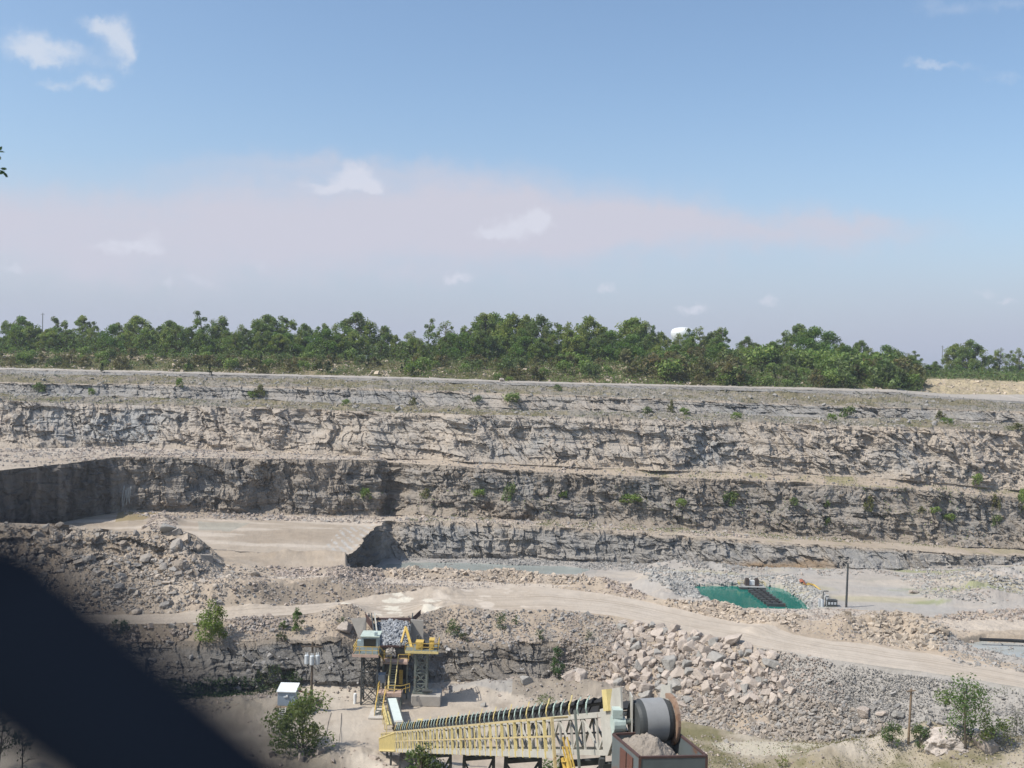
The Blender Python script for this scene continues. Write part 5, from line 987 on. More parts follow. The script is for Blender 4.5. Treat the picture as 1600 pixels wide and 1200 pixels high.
# ---- short discharge conveyor
DC = thing('discharge_conveyor', 'short conveyor with a pale belt running out from under the crusher', 'conveyor', (PX3(618, 1120, 118)[0], 118, gz))
e0, e1 = PX3(612, 1098, 122.6), PX3(622, 1139, 115.0); e0[2] = -40.3; e1[2] = -40.75; e1[0] = PX3(623, 1137, 114.6)[0]; ax = (e1 - e0); ax /= np.linalg.norm(ax); sd = np.cross(ax, [0, 0, 1]); sd /= np.linalg.norm(sd); uz = np.cross(sd, ax)
MB().box((e0 + e1) / 2, (np.linalg.norm(e1 - e0), 1.05, .06), (ax, sd, uz)).build('belt', plain_mat('pale dusty belt', (.60, .66, .62), .6, dirt=.15), DC)
fr_ = MB()
for s in (-1, 1): fr_.box((e0 + e1) / 2 + sd * s * .62, (np.linalg.norm(e1 - e0), .1, .3), (ax, sd, uz))
fr_.build('frame', DSTEEL, DC)
MB().box(e1 + ax * .25 + [0, 0, -.35], (.5, 1.25, .8), (ax, sd, uz)).build('head_box', RUSTM, DC); MB().box(e1 + ax * -.35 + [0, 0, .12], (.5, 1.0, .25), (ax, sd, uz)).build('motor', WHT, DC)
lg = MB()
for t in (.1, .5, .95):
    for s in (-1, 1): c = e0 + (e1 - e0) * t + sd * s * .58; MB().beam(c, (c[0], c[1], gz), .12).build('leg', PYEL, DC)
rl = MB(); c0 = e0 * .45 + e1 * .55 - sd * -1 * 0; 
off = -sd if sd[0] > 0 else sd
rail(rl, [e0 * .5 + e1 * .5 + off * 1.4, e1 + off * 1.4], .9, .08, 1.0); rl.quad(e0 * .5 + e1 * .5 + off * .75, e1 + off * .75, e1 + off * 1.45, e0 * .5 + e1 * .5 + off * 1.45, .06)
for t in (.5, .75, 1.0): c = e0 * (1 - t) + e1 * t + off * 1.4; rl.beam(c, (c[0], c[1], gz), .1)
rl.build('walkway', PYEL, DC)
# ---- the long conveyor
t0 = P(610, 1172, D=108.0); h0 = P(956, 1181, D=44.0)                   # lower left chord, tail and head
LEN = np.linalg.norm(h0 - t0); cu = (h0 - t0) / LEN; cw = np.cross(cu, [0, 0, 1]); cw /= np.linalg.norm(cw)
if cw[0] > 0: cw = -cw                                                   # cw points to the viewer's left
cn = np.cross(cw, cu); cn = cn if cn[2] > 0 else -cn
def Cv(u, w, n): return t0 + cu * u + cw * w + cn * n                    # w=0 left truss face, negative to the right
TH = 1.85; TW = 1.9
BC_ = thing('belt_conveyor', 'long inclined belt conveyor with yellow railed walkway rising to the near drum', 'conveyor', (t0[0], t0[1], gz))
tm = MB(); npan = 36
for w in (-.1, -TW):
    tm.beam(Cv(0, w, .12), Cv(LEN, w, .12), .16, .24, cn); tm.beam(Cv(0, w, TH - .12), Cv(LEN, w, TH - .12), .16, .24, cn)
    for k in range(npan + 1):
        u = LEN * k / npan; tm.beam(Cv(u, w, 0.1), Cv(u, w, TH - .1), .09, .09, cu)
        if k < npan: u2 = LEN * (k + 1) / npan; tm.beam(*((Cv(u, w, .2), Cv(u2, w, TH - .2)) if k % 2 else (Cv(u, w, TH - .2), Cv(u2, w, .2))), .09, .09, cn)
for k in range(0, npan + 1, 2): u = LEN * k / npan; tm.beam(Cv(u, -.1, .1), Cv(u, -TW, .1), .1); tm.beam(Cv(u, -.1, TH - .15), Cv(u, -TW, TH - .15), .1)
tm.build('truss', WHT, BC_)
bl2 = MB()                                                              # troughed belt on top
nb = 60; prof = [(-.15, TH + .42), (-.45, TH + .12), (-1.0, TH + .05), (-1.55, TH + .12), (-1.85, TH + .42)]
Vb = []; Fb = []
for k in range(nb + 1):
    for w, n in prof: Vb.append(Cv(LEN * k / nb, w, n))
    for w, n in prof: Vb.append(Cv(LEN * k / nb, w, n - .05))
m_ = len(prof)
for k in range(nb):
    for j in range(m_ - 1):
        a = k * 2 * m_ + j; b = a + 2 * m_; Fb += [(a, a + 1, b + 1, b), (a + m_, b + m_, b + m_ + 1, a + m_ + 1)]
bl2.add(Vb, Fb); bl2.build('belt', RUBBER, BC_)
MB().box(Cv(LEN * .5, -1.0, .95), (LEN * .99, 1.5, .05), (cu, cw, cn)).build('return_belt', RUBBER, BC_)
# load hump of dark scalloped side skirt and its wavy brackets
sk = MB(); br2 = {0: [], 1: []}
u = 4.0; i = 0
while u < LEN - 2.2:
    stp = 1.35; sk.quad(Cv(u, -.12, TH - .02), Cv(u + stp * .92, -.12, TH - .02), Cv(u + stp * .98, -.42, TH + .66), Cv(u + .12, -.42, TH + .52), .05); sk.quad(Cv(u + .12, -.42, TH + .52), Cv(u + stp * .98, -.42, TH + .66), Cv(u + stp * .8, -1.0, TH + .5), Cv(u + .3, -1.0, TH + .4), .05)
    yl = i % 3 == 0; pth = [Cv(u, -.02, TH - .05), Cv(u + .10, .06, TH + .2), Cv(u - .02, -.02, TH + .42), Cv(u + .08, -.10, TH + .62), Cv(u + .02, -.2, TH + (.90 if yl else .74))]
    br2[0 if yl else 1].append(MB())
    for a, b in zip(pth[:-1], pth[1:]): br2[0 if yl else 1][-1].beam(a, b, .11, .05, cw)
    u += stp; i += 1
sk.build('belt_skirt', RUBBER, BC_); PGR = plain_mat('pale green paint', (.42, .52, .46), .6, rust=.2)
for b_ in br2[0]: b_.build('bracket', PYEL, BC_, label='yellow skirt bracket')
for b_ in br2[1]: b_.build('bracket', PGR, BC_, label='wavy pale green skirt bracket')
# walkway on the left side
wk = MB(); wk.box(Cv(LEN * .46, .45, .02), (LEN * .92, .85, .06), (cu, cw, cn)); wk.beam(Cv(0, .88, .06), Cv(LEN * .92, .88, .06), .06, .3, cn); wk.build('walkway', WHT, BC_)
hr_ = MB(); 
for k in range(44):
    u = LEN * .92 * k / 43.; big = k % 2 == 0; MB().beam(Cv(u, .9, -.12), Cv(u, .9, 1.72), .17 if big else .08, .06, cu).build('railing_post', PYEL, BC_)
rb_ = MB(); rb_.beam(Cv(0, .93, 1.75), Cv(LEN * .92, .93, 1.75), .09, .12, cn); rb_.beam(Cv(0, .93, .9), Cv(LEN * .92, .93, .9), .06, .09, cn); rb_.beam(Cv(LEN * .92, .93, 1.75), Cv(LEN * .92, .93, -1.2), .14); rb_.beam(Cv(LEN * .92, .93, 1.75), Cv(LEN * .92, .1, 1.75), .09); rb_.build('handrail', plain_mat('worn rail', (.54, .44, .24), .6, rust=.35), BC_)
# head frame, drum, gearbox, guard
hd = Cv(LEN + 1.7, -1.0, 1.35); drc = P(1017, 1125, D=43.0); drx = np.array([1., 0.02, 0]); drx = -cw
hp = MB(); g0 = Cv(LEN - 2.0, .05, 0); 
plp = [Cv(LEN - .8, .02, 0.05), Cv(LEN - .3, .02, .0), Cv(LEN + .7, .02, .75), Cv(LEN + 1.9, .02, 1.0), Cv(LEN + 2.1, .02, 2.75), Cv(LEN + 1.1, .02, 2.75), Cv(LEN + .6, .02, 2.05), Cv(LEN - .8, .02, 1.95)]
for w in (.02, -TW - .35):
    V = [p + cw * (w - .02) for p in plp] + [p + cw * (w + .06) for p in plp]; n8 = 8
    hp.add(V, [tuple(range(n8))[::-1], tuple(range(n8, 2 * n8))] + [(j, (j + 1) % n8, (j + 1) % n8 + n8, j + n8) for j in range(n8)])
hp.build('head_frame', WHT, BC_)
MB().box(Cv(LEN + .35, .05, 2.3), (.6, .35, .9), (cu, cw, cn)).build('guard_post', PYEL, BC_)
DR = .88; dw = 1.58; ax0 = drc - drx * dw / 2; ax1 = drc + drx * dw / 2
dm = MB(); pr = [(0, .78), (.12, .84), (.35, .88), (dw - .35, .88), (dw - .12, .84), (dw, .78)]; dm.tube([ax0 + drx * s for s, _ in pr], [q for _, q in pr], 40, True); drum = dm.build('drum', DSTEEL, BC_, smooth=False)
MB().tube([ax0 + drx * .30, ax0 + drx * (dw - .30)], [.895, .895], 48, False).build('worn_belt', plain_mat('bright worn belt', (.31, .31, .305), .45, dirt=.3, nscale=.5), drum, smooth=True)
MB().tube([ax0 - drx * .45, ax1 + drx * .35], .12, 14).build('shaft', STEEL, drum)
MB().tube([ax0 - drx * .55 + [-.35, .1, -.12], ax0 - drx * .2 + [-.2, .1, -.12]], .36, 16).box(ax0 - drx * .42 + [-.28, .1, .35], (.42, .5, .35)).box(ax0 - drx * .42 + [-.28, .1, -.6], (.4, .5, .3)).build('gearbox', plain_mat('pale green machine paint', (.45, .53, .49), .45, rust=.2), BC_)
gl = MB().quad(ax0 + [-.08, -.35, -1.2], ax0 + [-.08, .75, -1.2], ax0 + [-.08, .75, 1.0], ax0 + [-.08, -.1, 1.05], .06); gl.build('side_plate', WHT, BC_)
gp = MB(); arc = [(math.cos(a), math.sin(a)) for a in np.linspace(2.0, -1.25, 14)]                  # rusty guard curving over the right end
fwdv = np.array([drx[1], -drx[0], 0]); fwdv = fwdv if fwdv[1] < 0 else -fwdv
for (c_0, s_0), (c_1, s_1) in zip(arc[:-1], arc[1:]):
    a, b = ax1 + drx * .02 + fwdv * c_0 * 1.0 + np.array([0, 0, s_0 * 1.04]), ax1 + drx * .02 + fwdv * c_1 * 1.0 + np.array([0, 0, s_1 * 1.04]); gp.quad(a, b, b + drx * .12, a + drx * .12, .04); gp.quad(a, b, b * .8 + ax1 * .2, a * .8 + ax1 * .2, .04)
gp.build('drum_guard', plain_mat('rusty guard plate', (.30, .20, .14), .7, rust=.4), BC_)
# supports
for t, hw in ((.12, .9), (.33, 1.0), (.56, 1.0), (.735, 1.0), (.9, 1.0), (.985, 1.0)):
    u = LEN * t; sp_ = MB(); bz = max(near_z(0, Cv(u, 0, 0)[1]), gz) - .3
    a, b = Cv(u, .1, -.1), Cv(u, -TW - .1, -.1); sp_.beam(a + [0, 0, -.35], b + [0, 0, -.35], .3, .25)
    for p, s in ((a, -1), (b, 1)): q = np.array([p[0] + s * .25, p[1], bz]); sp_.beam(p, q, .24)
    if abs(a[2] - bz) > 3: 
        zc = (a[2] + bz) / 2; sp_.beam((a[0] - .12, a[1], zc), (b[0] + .12, b[1], zc), .16); sp_.beam((a[0], a[1], a[2] - .5), (b[0], b[1], zc), .12); sp_.beam((b[0], b[1], b[2] - .5), (a[0], a[1], zc), .12)
    sp_.build('support_bent', DSTEEL, BC_)
sr = MB(); sa, sb_ = Cv(LEN * .92, .55, -.1), Cv(LEN * .92, .55, -.1) + np.array([1.5, -5, -5.0]); stp_ = sa + np.array([0, 0, 0])
for s in (0, .7): sr.beam(sa + cu * s, sa + cu * s + np.array([1.6, -3.2, -5.5]), .07, .2)
for k in range(20): c = sa + np.array([1.6, -3.2, -5.5]) * (k + .5) / 20; sr.beam(c, c + cu * .7, .2, .04)
for s in (0, .7):
    for z in (.55, 1.0): sr.beam(sa + cu * s + [0, 0, z], sa + cu * s + np.array([1.6, -3.2, -5.5 + z]), .06)
sr.build('access_stairs', YEL, BC_); fs = MB().beam(Cv(LEN * .975, .95, 2.0), Cv(LEN * .975, .95, -3.5), .1); fs.beam(Cv(LEN * .975, .95, -3.5), np.array([Cv(LEN * .975, .95, 0)[0], Cv(LEN * .975, .95, 0)[1], near_z(0, 45)]), .1); fs.build('stay_post', STEEL, BC_)
# tail chute and drive unit
DU = thing('drive_unit', 'yellow post and grey motor drum beside the conveyor tail', 'motor', (PX3(660, 1150, 106)[0], 106, gz))
a, b = PX3(656, 1124, 105.5), PX3(656, 1150, 105.5); MB().beam(a, (b[0], b[1], gz), .5, .45).build('post', PYEL, DU)
a, b = PX3(661.5, 1131, 105.5), PX3(675, 1131, 105.5); MB().tube([a, b], .42, 16).box((a + b) / 2 + [0, 0, -.5], (1.0, .8, .2)).build('motor', plain_mat('grey motor casing', (.35, .36, .38), .45), DU)
MB().tube([b - [.1, 0, 0], b + [.25, 0, 0]], [.46, .36], 16).build('end_cap', WTOP, DU); MB().beam((a + b) / 2 + [0, 0, -.6], ((a + b)[0] / 2, 105.5, gz), .3).beam(b + [.2, 0, -.5], b + [2.8, 0, -.7], .14).build('stand', RUSTM, DU)
TC = thing('tail_skirt', 'close set yellow slatted guard round the conveyor tail', 'guard', (t0[0], 108.5, gz)); ts = MB()
for k in range(22): u = -1.2 + k * .55; ts.beam(Cv(u, 1.0, 0), Cv(u, 1.0, 1.25 + .02 * k), .09, .05, cu)
ts.beam(Cv(-1.3, 1.03, 1.25), Cv(10.6, 1.03, 1.7), .08, .1); ts.beam(Cv(-1.3, 1.03, .05), Cv(10.6, 1.03, .05), .1, .16); ts.build('slats', PYEL, TC); TL = MB()
for u in (-1, 2, 5):
    for w in (.6, -1.6): MB().beam(Cv(u, w, .2), np.array([Cv(u, w, 0)[0], Cv(u, w, 0)[1], gz]), .2).build('leg', DSTEEL, TC)
# ---- surge bin under the drum
zb = P(1000, 1184, D=39.9)[2]
R0, R1, R2, R3 = P(958, 1148, z=zb), P(1000, 1184, z=zb), P(1104, 1182, z=zb), P(1055, 1143, z=zb)      # back left, front left, front right, back right
BN = thing('surge_bin', 'open steel bin with rusty rim and door under the near drum', 'bin', ((R0 + R2)[0] / 2, (R0 + R2)[1] / 2, near_z(0, 41)))
dn = np.array([0, 0, -2.6]); w_ = MB()
for a, b in ((R0, R1), (R1, R2), (R2, R3), (R3, R0)): w_.quad(a, b, b + dn, a + dn, .07)
w_.quad(R0 + dn, R1 + dn, R2 + dn, R3 + dn, .06); w_.build('walls', plain_mat('grey green bin steel', (.115, .135, .14), .5, rust=.3, nscale=.9), BN)
rm = MB()
for a, b in ((R0, R1), (R1, R2), (R2, R3), (R3, R0)): rm.beam(a + [0, 0, .02], b + [0, 0, .02], .1, .08)
for p in (R1, R2): rm.beam(p, p + dn, .1)
rm.build('rim', RUSTM, BN); e_ = (R1 - R0); nl = np.cross(e_, [0, 0, 1]); nl /= np.linalg.norm(nl); nl = nl if nl[0] < 0 else -nl
dp = MB()
for a, b in ((.34, .56), (.60, .80)): dp.quad(R0 + e_ * a + nl * .06 + [0, 0, -.2], R0 + e_ * b + nl * .06 + [0, 0, -.2], R0 + e_ * b + nl * .06 + dn * .95, R0 + e_ * a + nl * .06 + dn * .95, .04)
dp.build('side_panel', plain_mat('rust red panel', (.13, .06, .045), .75, rust=.3, rustcol=(.2, .08, .04)), BN)
lg = MB(); c_ = (R0 + R1 + R2 + R3) / 4
for p in (R0, R1, R2, R3): q = p * .9 + c_ * .1; MB().beam(q + dn, (q[0], q[1], near_z(0, q[1]) - .4), .3).build('leg', STEEL, BN)
for a, b in ((R0, R1), (R1, R2), (R2, R3), (R3, R0)): lg.beam(a * .9 + c_ * .1 + dn * 1.5, b * .9 + c_ * .1 + dn * 1.5, .15)
lg.build('bracing', STEEL, BN); MB().beam(R0 + dn * .62 + nl * .3, R1 + dn * 1.05 + nl * .3, .14, .2).build('side_rail', WHT, BN)
gN = 60; gu, gv = np.meshgrid(np.linspace(.03, .97, gN), np.linspace(.03, .97, gN))
PB = (R1[None, None] * (1 - gu)[..., None] + R2[None, None] * gu[..., None]) * (1 - gv)[..., None] + (R0[None, None] * (1 - gu)[..., None] + R3[None, None] * gu[..., None]) * gv[..., None]
PB[..., 2] += -.95 + 1.2 * np.exp(-(((gu - .40) / .40) ** 2 + ((gv - .70) / .50) ** 2) ** 1.3) + .34 * fbm(PB[..., 0] * 1.6, PB[..., 1] * 1.6, gu * 0, 5, 808, .6); i = (np.arange(gN - 1)[:, None] * gN + np.arange(gN - 1)[None, :]); Fq = np.stack([i, i + 1, i + gN + 1, i + gN], -1).reshape(-1, 4)
cq = np.zeros((gN * gN, 3)); cq[:] = (.27, .235, .20)
o = mesh_obj('crushed_stone', PB.reshape(-1, 3), Fq, M_STONE, col=cq); tag(o, 'heap of brown crushed stone lying in the steel bin under the drum', 'stone', kind='stuff')
# ---- utility pole with transformers
h = hit(486, 1112); ppx, ppy = h[0], h[1]
UP = thing('utility_pole', 'weathered utility pole carrying three pale transformers', 'utility pole', h)
topz = P(488, 1003, D=ppy)[2]; MB().tube([h + [0, 0, -.3], (ppx, ppy, topz)], [.17, .12], 10).build('pole', WOOD, UP)
tz = P(487, 1030, D=ppy)[2]
MB().beam((ppx - 1.3, ppy - .2, topz - .5), (ppx + 1.3, ppy - .2, topz - .5), .12, .14).build('crossarm', WOOD, UP); MB().beam((ppx - .8, ppy - .25, tz - .5), (ppx + .8, ppy - .25, tz - .5), .12).build('bracket', STEEL, UP)
for dx, dy in ((-.62, -.2), (.05, -.45), (.66, -.2)):
    c = np.array([ppx + dx, ppy + dy, tz]); t_o = MB().tube([c + [0, 0, -.55], c + [0, 0, -.5], c + [0, 0, .5], c + [0, 0, .58]], [.22, .27, .27, .2], 14).build('transformer', GALV, UP); MB().tube([c + [.1, 0, .55], c + [.1, 0, .85]], .05, 6).tube([c + [-.1, 0, .55], c + [-.1, 0, .85]], .05, 6).build('bushing', WTOP, t_o)
cb = MB().box(h + [.9, .3, .75], (.7, .5, .6)).beam(h + [.9, .3, -.1], h + [.9, .3, .5], .12); tag(cb.build('switch_box', DSTEEL, loc=h + [.9, .3, 0]), 'small dark switch box right of the utility pole', 'box')
h2 = hit(477, 1108); fp = thing('wooden_post', 'short wooden post with a slanting orange brown crosspiece by the pole', 'post', h2); MB().beam(h2 + [0, 0, -.2], h2 + [0, 0, 2.3], .2).build('post', WOOD, fp); q = P(464, 1078, D=h2[1]); q2 = P(484, 1085, D=h2[1]); MB().beam(q, q2, .22, .16).build('crosspiece', plain_mat('orange brown wood', (.36, .19, .09), .85), fp)
cbl = MB(); cpts = [hit(534, 1115), hit(532, 1140), hit(530, 1165), hit(530, 1185)]; cbl.tube([p + np.array([0, 0, .04]) for p in cpts], .025, 6); tag(cbl.build('cable', DSTEEL), 'thin dark cable lying across the yard', 'cable')
cbl = MB(); cpts = [hit(518, 1115), hit(513, 1130), hit(510, 1150)]; cbl.tube([p + np.array([0, 0, .04]) for p in cpts], .02, 6); tag(cbl.build('cable', DSTEEL), 'short dark cable left of the longer one on the yard', 'cable')
# ---- electrical cabinet on a stand with steps
h = hit(447, 1118); k0 = P(434, 1098, D=h[1] + .2)[0]; k1 = P(461, 1098, D=h[1] + .2)[0]; ez = P(447, 1103, D=h[1])[2]; ez1 = P(447, 1082, D=h[1])[2]
EC = thing('electrical_cabinet', 'blue grey electrical cabinet with a white roof on a stand', 'cabinet', h); cb = MB().box(((k0 + k1) / 2, h[1] + 1.0, (ez + ez1) / 2), (k1 - k0, 1.9, ez1 - ez)).build('body', BOXB, EC)
rf = MB(); x0, x1, y0, y1 = k0 - .12, k1 + .12, h[1] - .1, h[1] + 2.2; rf.quad((x0, y0, ez1 + .06), (x1, y0, ez1 + .06), (x1, y1, ez1 + .45), (x0, y1, ez1 + .45), .1); rf.build('roof', WTOP, EC)
MB().box(((k0 + k1) / 2 + .1, h[1], ez1 - .42), (.22, .25, .2)).tube([((k0 + k1) / 2 - .3, h[1] - .02, ez1 - .55), ((k0 + k1) / 2 + .1, h[1] - .02, ez1 - .5)], .05, 6).build('lamp', WTOP, EC)
lg = MB(); 
for x in (k0 + .1, k1 - .1):
    for y in (h[1] + .15, h[1] + 1.8): lg.beam((x, y, ez), (x, y, h[2] - .3), .14)
lg.box(((k0 + k1) / 2, h[1] + .6, ez - .07), (k1 - k0 + .3, 2.6, .1)); lg.build('stand', WOODL, EC); s0 = np.array([(k0 + k1) / 2 - .2, h[1] - .7, ez]); s1 = np.array([s0[0] + .15, h[1] - 2.6, hit(450, 1145)[2] - .1]); st = MB()
for s in (-.35, .35): st.beam(s0 + [s, 0, 0], s1 + [s, 0, 0], .08, .16)
for k in range(9): st.box(s0 + (s1 - s0) * (k + .5) / 9, (.7, .22, .05))
st.build('steps', plain_mat('white painted steps', (.62, .60, .55), .7), EC)
# ---- plain poles
def pole(xb, yb, xt, yt, r, label, mat, arm=False, name='wooden_pole'):
    h = hit(xb, yb); t = P(xt, yt, D=h[1]); h = h + np.array([0, 0, -.4]); e = thing(name, label, 'pole', h); MB().tube([h, t], [r, r * .75], 10).build('shaft', mat, e)
    if arm: MB().beam(t + [-.55, -.15, -.25], t + [.4, -.15, -.15], .1, .12).build('crossarm', mat, e)
    return e
pole(1322, 950, 1325, 880, .19, 'dark slim pole standing on the pit floor right of the green pond', DSTEEL, name='slim_pole'); pole(1419, 1163, 1424, 1076, .14, 'bare wooden pole with a short crossarm in front of the grey rubble', WOODL, True)
for x, y0, y1, D, lb in ((66, 545, 489, 420, 'thin mast rising above the trees at the far left'), (1472, 575, 540, 480, 'thin mast rising above the low trees at the far right')):
    a, b = P(x, y0, D=D), P(x + .8, y1, D=D); e = thing('mast', lb, 'mast', a); MB().tube([a + [0, 0, -3], b], [.22, .16], 8).build('shaft', plain_mat('grey mast', (.22, .23, .24), .6), e); MB().beam(b + [-.8, 0, -.6], b + [.8, 0, -.6], .12).build('crossarm', STEEL, e)
# ---- water tower beyond the trees
c = P(1067, 522, D=900); rx_ = 19 / F * 900; WT = thing('water_tower', 'white domed water tower showing above the trees', 'water tower', (c[0], 900, -1)); prof = [(0, -9), (.55, -8), (.9, -4), (1, 0), (.985, 1.8), (.88, 3.9), (.62, 5.2), (.3, 5.9), (.0, 6.1)]
WTW = plain_mat('white tank paint', (.70, .71, .71), .5, dirt=.08); MB().tube([c + [0, 0, z] for _, z in prof], [max(q * rx_, .02) for q, _ in prof], 40).build('tank', WTW, WT, smooth=True)
lg = MB()
for k in range(8): a = k * math.pi / 4; MB().tube([(c[0] + .8 * rx_ * math.cos(a), 900 + .8 * rx_ * math.sin(a), c[2] - 3), (c[0] + .8 * rx_ * math.cos(a), 900 + .8 * rx_ * math.sin(a), -3)], .5, 8).build('leg', WTW, WT)
MB().tube([(c[0], 900, c[2] - 8), (c[0], 900, -3)], 1.5, 12).build('riser_pipe', WTW, WT)
# ---- pond barge, pontoon walkway, pump stand, generator, tarpaulin, pipe
wz = -38.45; bc = P(1174, 919, z=wz); BG = thing('pump_barge', 'small dark pump barge floating at the far side of the green pond', 'barge', bc)
bm = MB()
for s in (-1.6, 0, 1.6): bm.box(bc + [s, 0, .12], (1.3, 2.6, .45))
bm.build('pontoons', DSTEEL, BG); MB().box(bc + [0, 0, .39], (4.9, 2.4, .08)).build('deck', plain_mat('grey deck', (.30, .30, .29), .8), BG)
for s in (-.85, .85): MB().box(bc + [s + .1, .3, 1.0], (.7, .9, 1.15)).tube([bc + [s + .1, .3, 1.58], bc + [s + .1, .3, 1.75]], .3, 12).build('pump', plain_mat('brown black pump', (.07, .055, .05), .6, rust=.4), BG)
MB().box(bc + [.1, .4, .95], (1.0, .6, .8)).build('motor_cover', WTOP, BG); rl = MB(); rail(rl, [bc + np.array([-2.3, -1.1, .42]), bc + np.array([-2.3, 1.1, .42]), bc + np.array([2.3, 1.1, .42]), bc + np.array([2.3, -1.1, .42])], .7, .05, 1.2); rl.build('railing', PYEL, BG)
w0, w1 = P(1183, 926, z=wz), P(1212, 947, z=wz); WKp = thing('floating_walkway', 'chain of dark floats leading across the green pond from the barge', 'walkway', (w0 + w1) / 2)
for k in range(7):
    p = w0 + (w1 - w0) * k / 6; MB().box(p + [0, 0, .2], (3.0, 1.0, .5)).box(p + [0, 0, .48], (3.2, .7, .06)).build('float', DSTEEL, WKp)
wp = MB(); wp.beam(w0 + [.6, 0, .62], w1 + [.6, 0, .62], .25, .2); wp.beam(w0 + [-.6, 0, .6], w1 + [-.6, 0, .6], .18, .15); wp.build('hose', RUBBER, WKp)
h = hit(1284, 948); PS = thing('pump_stand', 'pale tank with a bent standpipe beside the green pond', 'pump', h); MB().tube([h + [0, 0, -.2], h + [0, 0, 1.2]], .3, 14).build('tank', GALV, PS); MB().tube([h + [.1, -.1, 0], h + [.1, -.1, 2.4], h + [.25, -.1, 2.6], h + [.95, -.1, 2.6]], .09, 8).build('standpipe', DSTEEL, PS); MB().box(h + [-.5, 0, .6], (.12, .3, 1.5)).box(h + [.75, 0, .7], (.1, .3, 1.7)).build('frame', GALV, PS)
h = hit(1299, 949); GN = thing('generator', 'low dark generator box right of the pump stand', 'generator', h); MB().box(h + [0, 0, .55], (1.7, 1.0, .95)).box(h + [0, 0, 1.06], (1.8, 1.1, .07)).build('housing', DSTEEL, GN)
gv_ = MB()
for k in range(3): gv_.box(h + [-.5 + .5 * k, -.52, .6], (.32, .04, .4))
gv_.build('panel', GALV, GN); MB().box(h + [0, 0, .04], (1.9, 1.1, .12)).build('skid', STEEL, GN)
a, b = hit(1249, 914), hit(1258, 917); tp = MB(); p5 = [a, a * .5 + b * .5 + [0, 0, .35], b]; 
for p, q in zip(p5[:-1], p5[1:]): tp.quad(p + np.array([0, -.5, .25]), q + np.array([0, -.5, .25]), q + np.array([.2, .7, .5]), p + np.array([.2, .7, .5]), .08)
tag(tp.build('tarpaulin', plain_mat('orange cloth', (.30, .10, .06), .85), loc=a), 'crumpled orange red tarpaulin on the grey rubble right of the pond', 'tarpaulin')
hs = [hit(1262, 914) + np.array([0, 0, .3]), hit(1272, 918) + np.array([0, 0, .3]), hit(1281, 925) + np.array([0, 0, .25])]; tag(MB().tube(hs, .16, 8).tube([p + np.array([-.9, -.3, 0]) for p in hs[:2]], .14, 8).build('hose', plain_mat('yellow hose', (.60, .42, .12), .6), loc=hs[0]), 'yellow hose lying on the rubble below the tarpaulin', 'hose')
a = P(1531, 999, z=-34.2); b = P(1700, 1008, z=-34.3); tag(MB().tube([a, a * .7 + b * .3 + np.array([0, .3, 0]), b], .22, 12).build('pipe', RUBBER, loc=a), 'long black pipe lying along the pale pool at the right edge', 'pipe')
# ---- little waterfall in the corner of the dark face
wf = hit(200, 775); wq = MB(); wr_ = np.random.default_rng(4)
for k in range(7): x = wf[0] - .8 + k * .27; zt = -25.5 - wr_.uniform(0, 1.2); wq.tube([(x, wf[1] - .5, zt), (x + wr_.normal(0, .08), wf[1] - .8, zt - 1.2), (x + wr_.normal(0, .15), wf[1] - 1.1, zt - 3.2)], [.12, .09, .05], 5)
tag(wq.build('waterfall', plain_mat('falling water', (.40, .39, .36), .4), loc=wf), kind='structure')
# ------------------------------------------------------------------ right by the viewpoint
# top of a chain link fence just under and in front of the lens: dark coated wire, out of focus
WIRE = plain_mat('dark coated wire', (.0045, .007, .0125), .9, dirt=.2, nscale=30, spec=.02); FD = .033
pA, pB = P(-60, 950, D=FD), P(420, 1325, D=FD)
dA = pB - pA; sl_ = -dA[2] / dA[0]; apx = P(-30, 958, D=FD)
FN = thing('chain_link_fence', 'dark coated chain link fence whose wire crosses the lower left corner, out of focus', 'fence', (0, FD, -1.6))
pit_ = .058; hw = pit_ / 2; hh_ = hw * .765; wires = MB(); rw = .0032
x0 = apx[0]; zt = apx[2]
for k in range(-26, 27):
    for sgn in (-1, 1):
        pass
    px = x0 + k * pit_
    # each strand zigzags downwards; the woven pair makes the diamonds
    pth = []; pth2 = []
    for j in range(0, 24):
        pth.append((px + (hw if j % 2 else 0), FD + (.0022 if j % 2 else -.0022) * 0 , zt - j * hh_)); 
        pth2.append((px - (hw if j % 2 else 0), FD + .0042, zt - j * hh_))
    wires.tube(pth, rw, 6); wires.tube(pth2, rw, 6)
wires.build('wire_mesh', WIRE, FN, smooth=True)
ps = MB()
for x in (-1.45, 1.45): ps.tube([(x, FD + .03, -1.7), (x, FD + .03, zt - .03), (x, FD + .03, zt - .02)], [.024, .024, .012], 12)
ps.build('post', plain_mat('dark fence post', (.03, .035, .04), .5), FN)
# sapling on the rim at the left, only a few leaf tips reach into the frame
SD = 3.2; rt = np.random.default_rng(12); base = np.array([-2.35, SD, -1.62]); trk = Soup(); tip1, tip2 = P(2, 238, D=SD), P(6, 268, D=SD)
tkp = [base, base + [.05, 0, 1.0], base + [.12, .05, 1.9], base + [.1, .1, 2.9]]; trk.add(*tube(tkp, [.045, .036, .026, .01], 8)); ends = []
for k in range(16):
    z = rt.uniform(.9, 2.8); a = rt.uniform(1.2, 5.1); s = base + [.08, .03, z]; e = s + np.array([math.cos(a) * .6, math.sin(a) * .6, rt.uniform(.1, .5)]); trk.add(*tube([s, (s + e) / 2 + [0, 0, .05], e], [.014, .009, .004], 5)); ends.append(e)
for tp_ in (tip1, tip2): s = base + [.1, .04, 2.0]; trk.add(*tube([s, (s + tp_) / 2 + [0, 0, .06], tp_ + [-.05, 0, 0]], [.012, .008, .003], 5))
LV = []; LF = []; LC = []
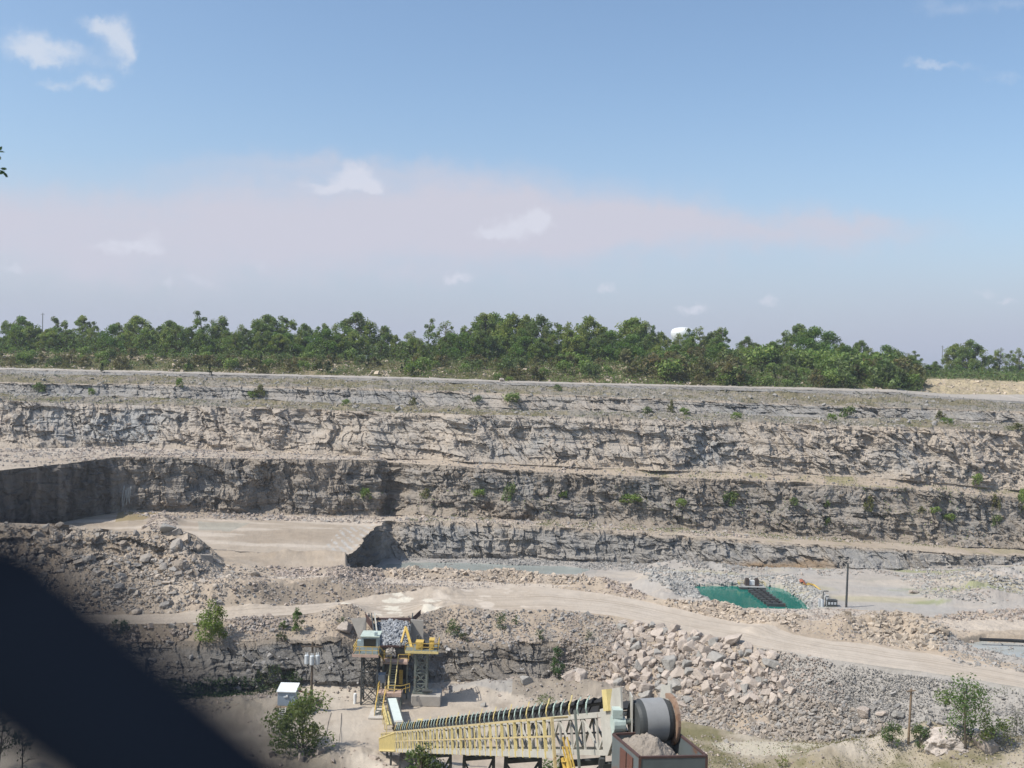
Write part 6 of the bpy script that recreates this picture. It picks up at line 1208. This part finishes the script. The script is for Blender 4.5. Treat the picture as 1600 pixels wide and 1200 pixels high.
def leaf(c, d, ln, wd, col):
    d = np.array(d, float); d /= np.linalg.norm(d); s = np.cross(d, rt.normal(size=3)); s /= np.linalg.norm(s); u = np.cross(d, s); o = len(LV)
    for t, w in ((0, 0), (.3, .8), (.6, 1), (.85, .55), (1, 0)): m = np.array(c) + d * ln * t + u * ln * .12 * math.sin(t * 3.1); LV.append(m + s * wd * w * .5); LV.append(m - s * wd * w * .5)
    for k in range(4): LF.append((o + 2 * k, o + 2 * k + 1, o + 2 * k + 3, o + 2 * k + 2))
    LC.extend([col] * 10)
for e in ends:
    for k in range(26): leaf(e + rt.normal(0, .13, 3), rt.normal(size=3), rt.uniform(.03, .05), .016, np.array((.05, .10, .03)) * rt.uniform(.7, 1.3))
kp = [i for i in range(len(LF)) if True]; LVa = np.array(LV); ppx_, _ = proj(LVa[:, 0], LVa[:, 1], LVa[:, 2]); bad = ppx_ > -25; LFk = [f for f in LF if not any(bad[i] for i in f)]; LF = LFk
for (x, y), dx, dy, ln in (((-3, 238), 11, 0, .022), ((-2, 236), 5, -7, .018), ((-3, 243), 5, 8, .016), ((0, 263), 10, 1, .022), ((-4, 268), 13, 2, .028), ((3, 268), 12, 12, .026), ((6, 272), 5, 7, .014), ((-4, 272), 12, -4, .024), ((-2, 266), 9, 5, .024)):
    a = P(x, y, D=SD); b = P(x + dx, y + dy, D=SD); leaf(a, b - a, ln, .009, np.array((.035, .075, .025)) * rt.uniform(.6, 1.3))
RT = thing('sapling', 'leafy twig tips of a sapling at the left edge against the sky', 'sapling', base); mesh_obj('stem', np.array(trk.V), trk.F, M_BARK, RT); mesh_obj('foliage', np.array(LV), LF, M_LEAF, RT, col=np.array(LC))
# scrub seen past the wire in the lower left corner
h = P(12, 1195, z=-42.0); Plant('bare_tree', 7, 3.5, 990, 420, .14, (.045, .06, .028), 'bush', .1, 20).put((h[0], h[1] - 2, -42.1), 1.0, 'thin dark tree in the lower left corner below the wire', 'tree', rz=1.0)
h = P(50, 1215, z=-42.0); Plant('bare_tree', 6, 3, 991, 300, .14, (.045, .06, .028), 'bush', .1, 18).put((h[0], h[1] - 2, -42.1), 1.0, 'second thin dark tree right of the first in the lower left corner', 'tree', rz=2.0)
# growth round the conveyor
h = P(660, 1300, D=80.0); zt_ = P(657, 1150, D=80.0)[2]; zb_ = near_z(0, 80) - .3
Plant('young_tree', zt_ - zb_, 4.6, 992, 3600, .15, (.085, .13, .04), 'tall', .3, 44).put((P(657, 1160, D=80.0)[0], 80, zb_), 1.0, 'dense green young tree standing in front of the conveyor near its tail', 'tree', rz=.5)
zt_ = P(868, 1182, D=92.0)[2]; Plant('bush', zt_ + 42.2, 5.5, 993, 1500, .15, (.085, .13, .04), 'bush', .05, 26).put((P(868, 1182, D=92.0)[0], 92, -42.2), 1.0, 'green bush seen beneath the conveyor between its supports', 'bush', rz=.5)
# ------------------------------------------------------------------ summer haze
m, t, o = new_mat('haze air'); vp = N('ShaderNodeVolumePrincipled', t); vp.inputs['Color'].default_value = (.88, .93, 1.0, 1); vp.inputs['Density'].default_value = 0.00021; vp.inputs['Anisotropy'].default_value = 0.25
L(vp.outputs[0], o.inputs['Volume'], t)
hz_ = MB().box((0, 1750, 1.0), (8000, 3640, 92)).build('haze', m); tag(hz_, kind='stuff')
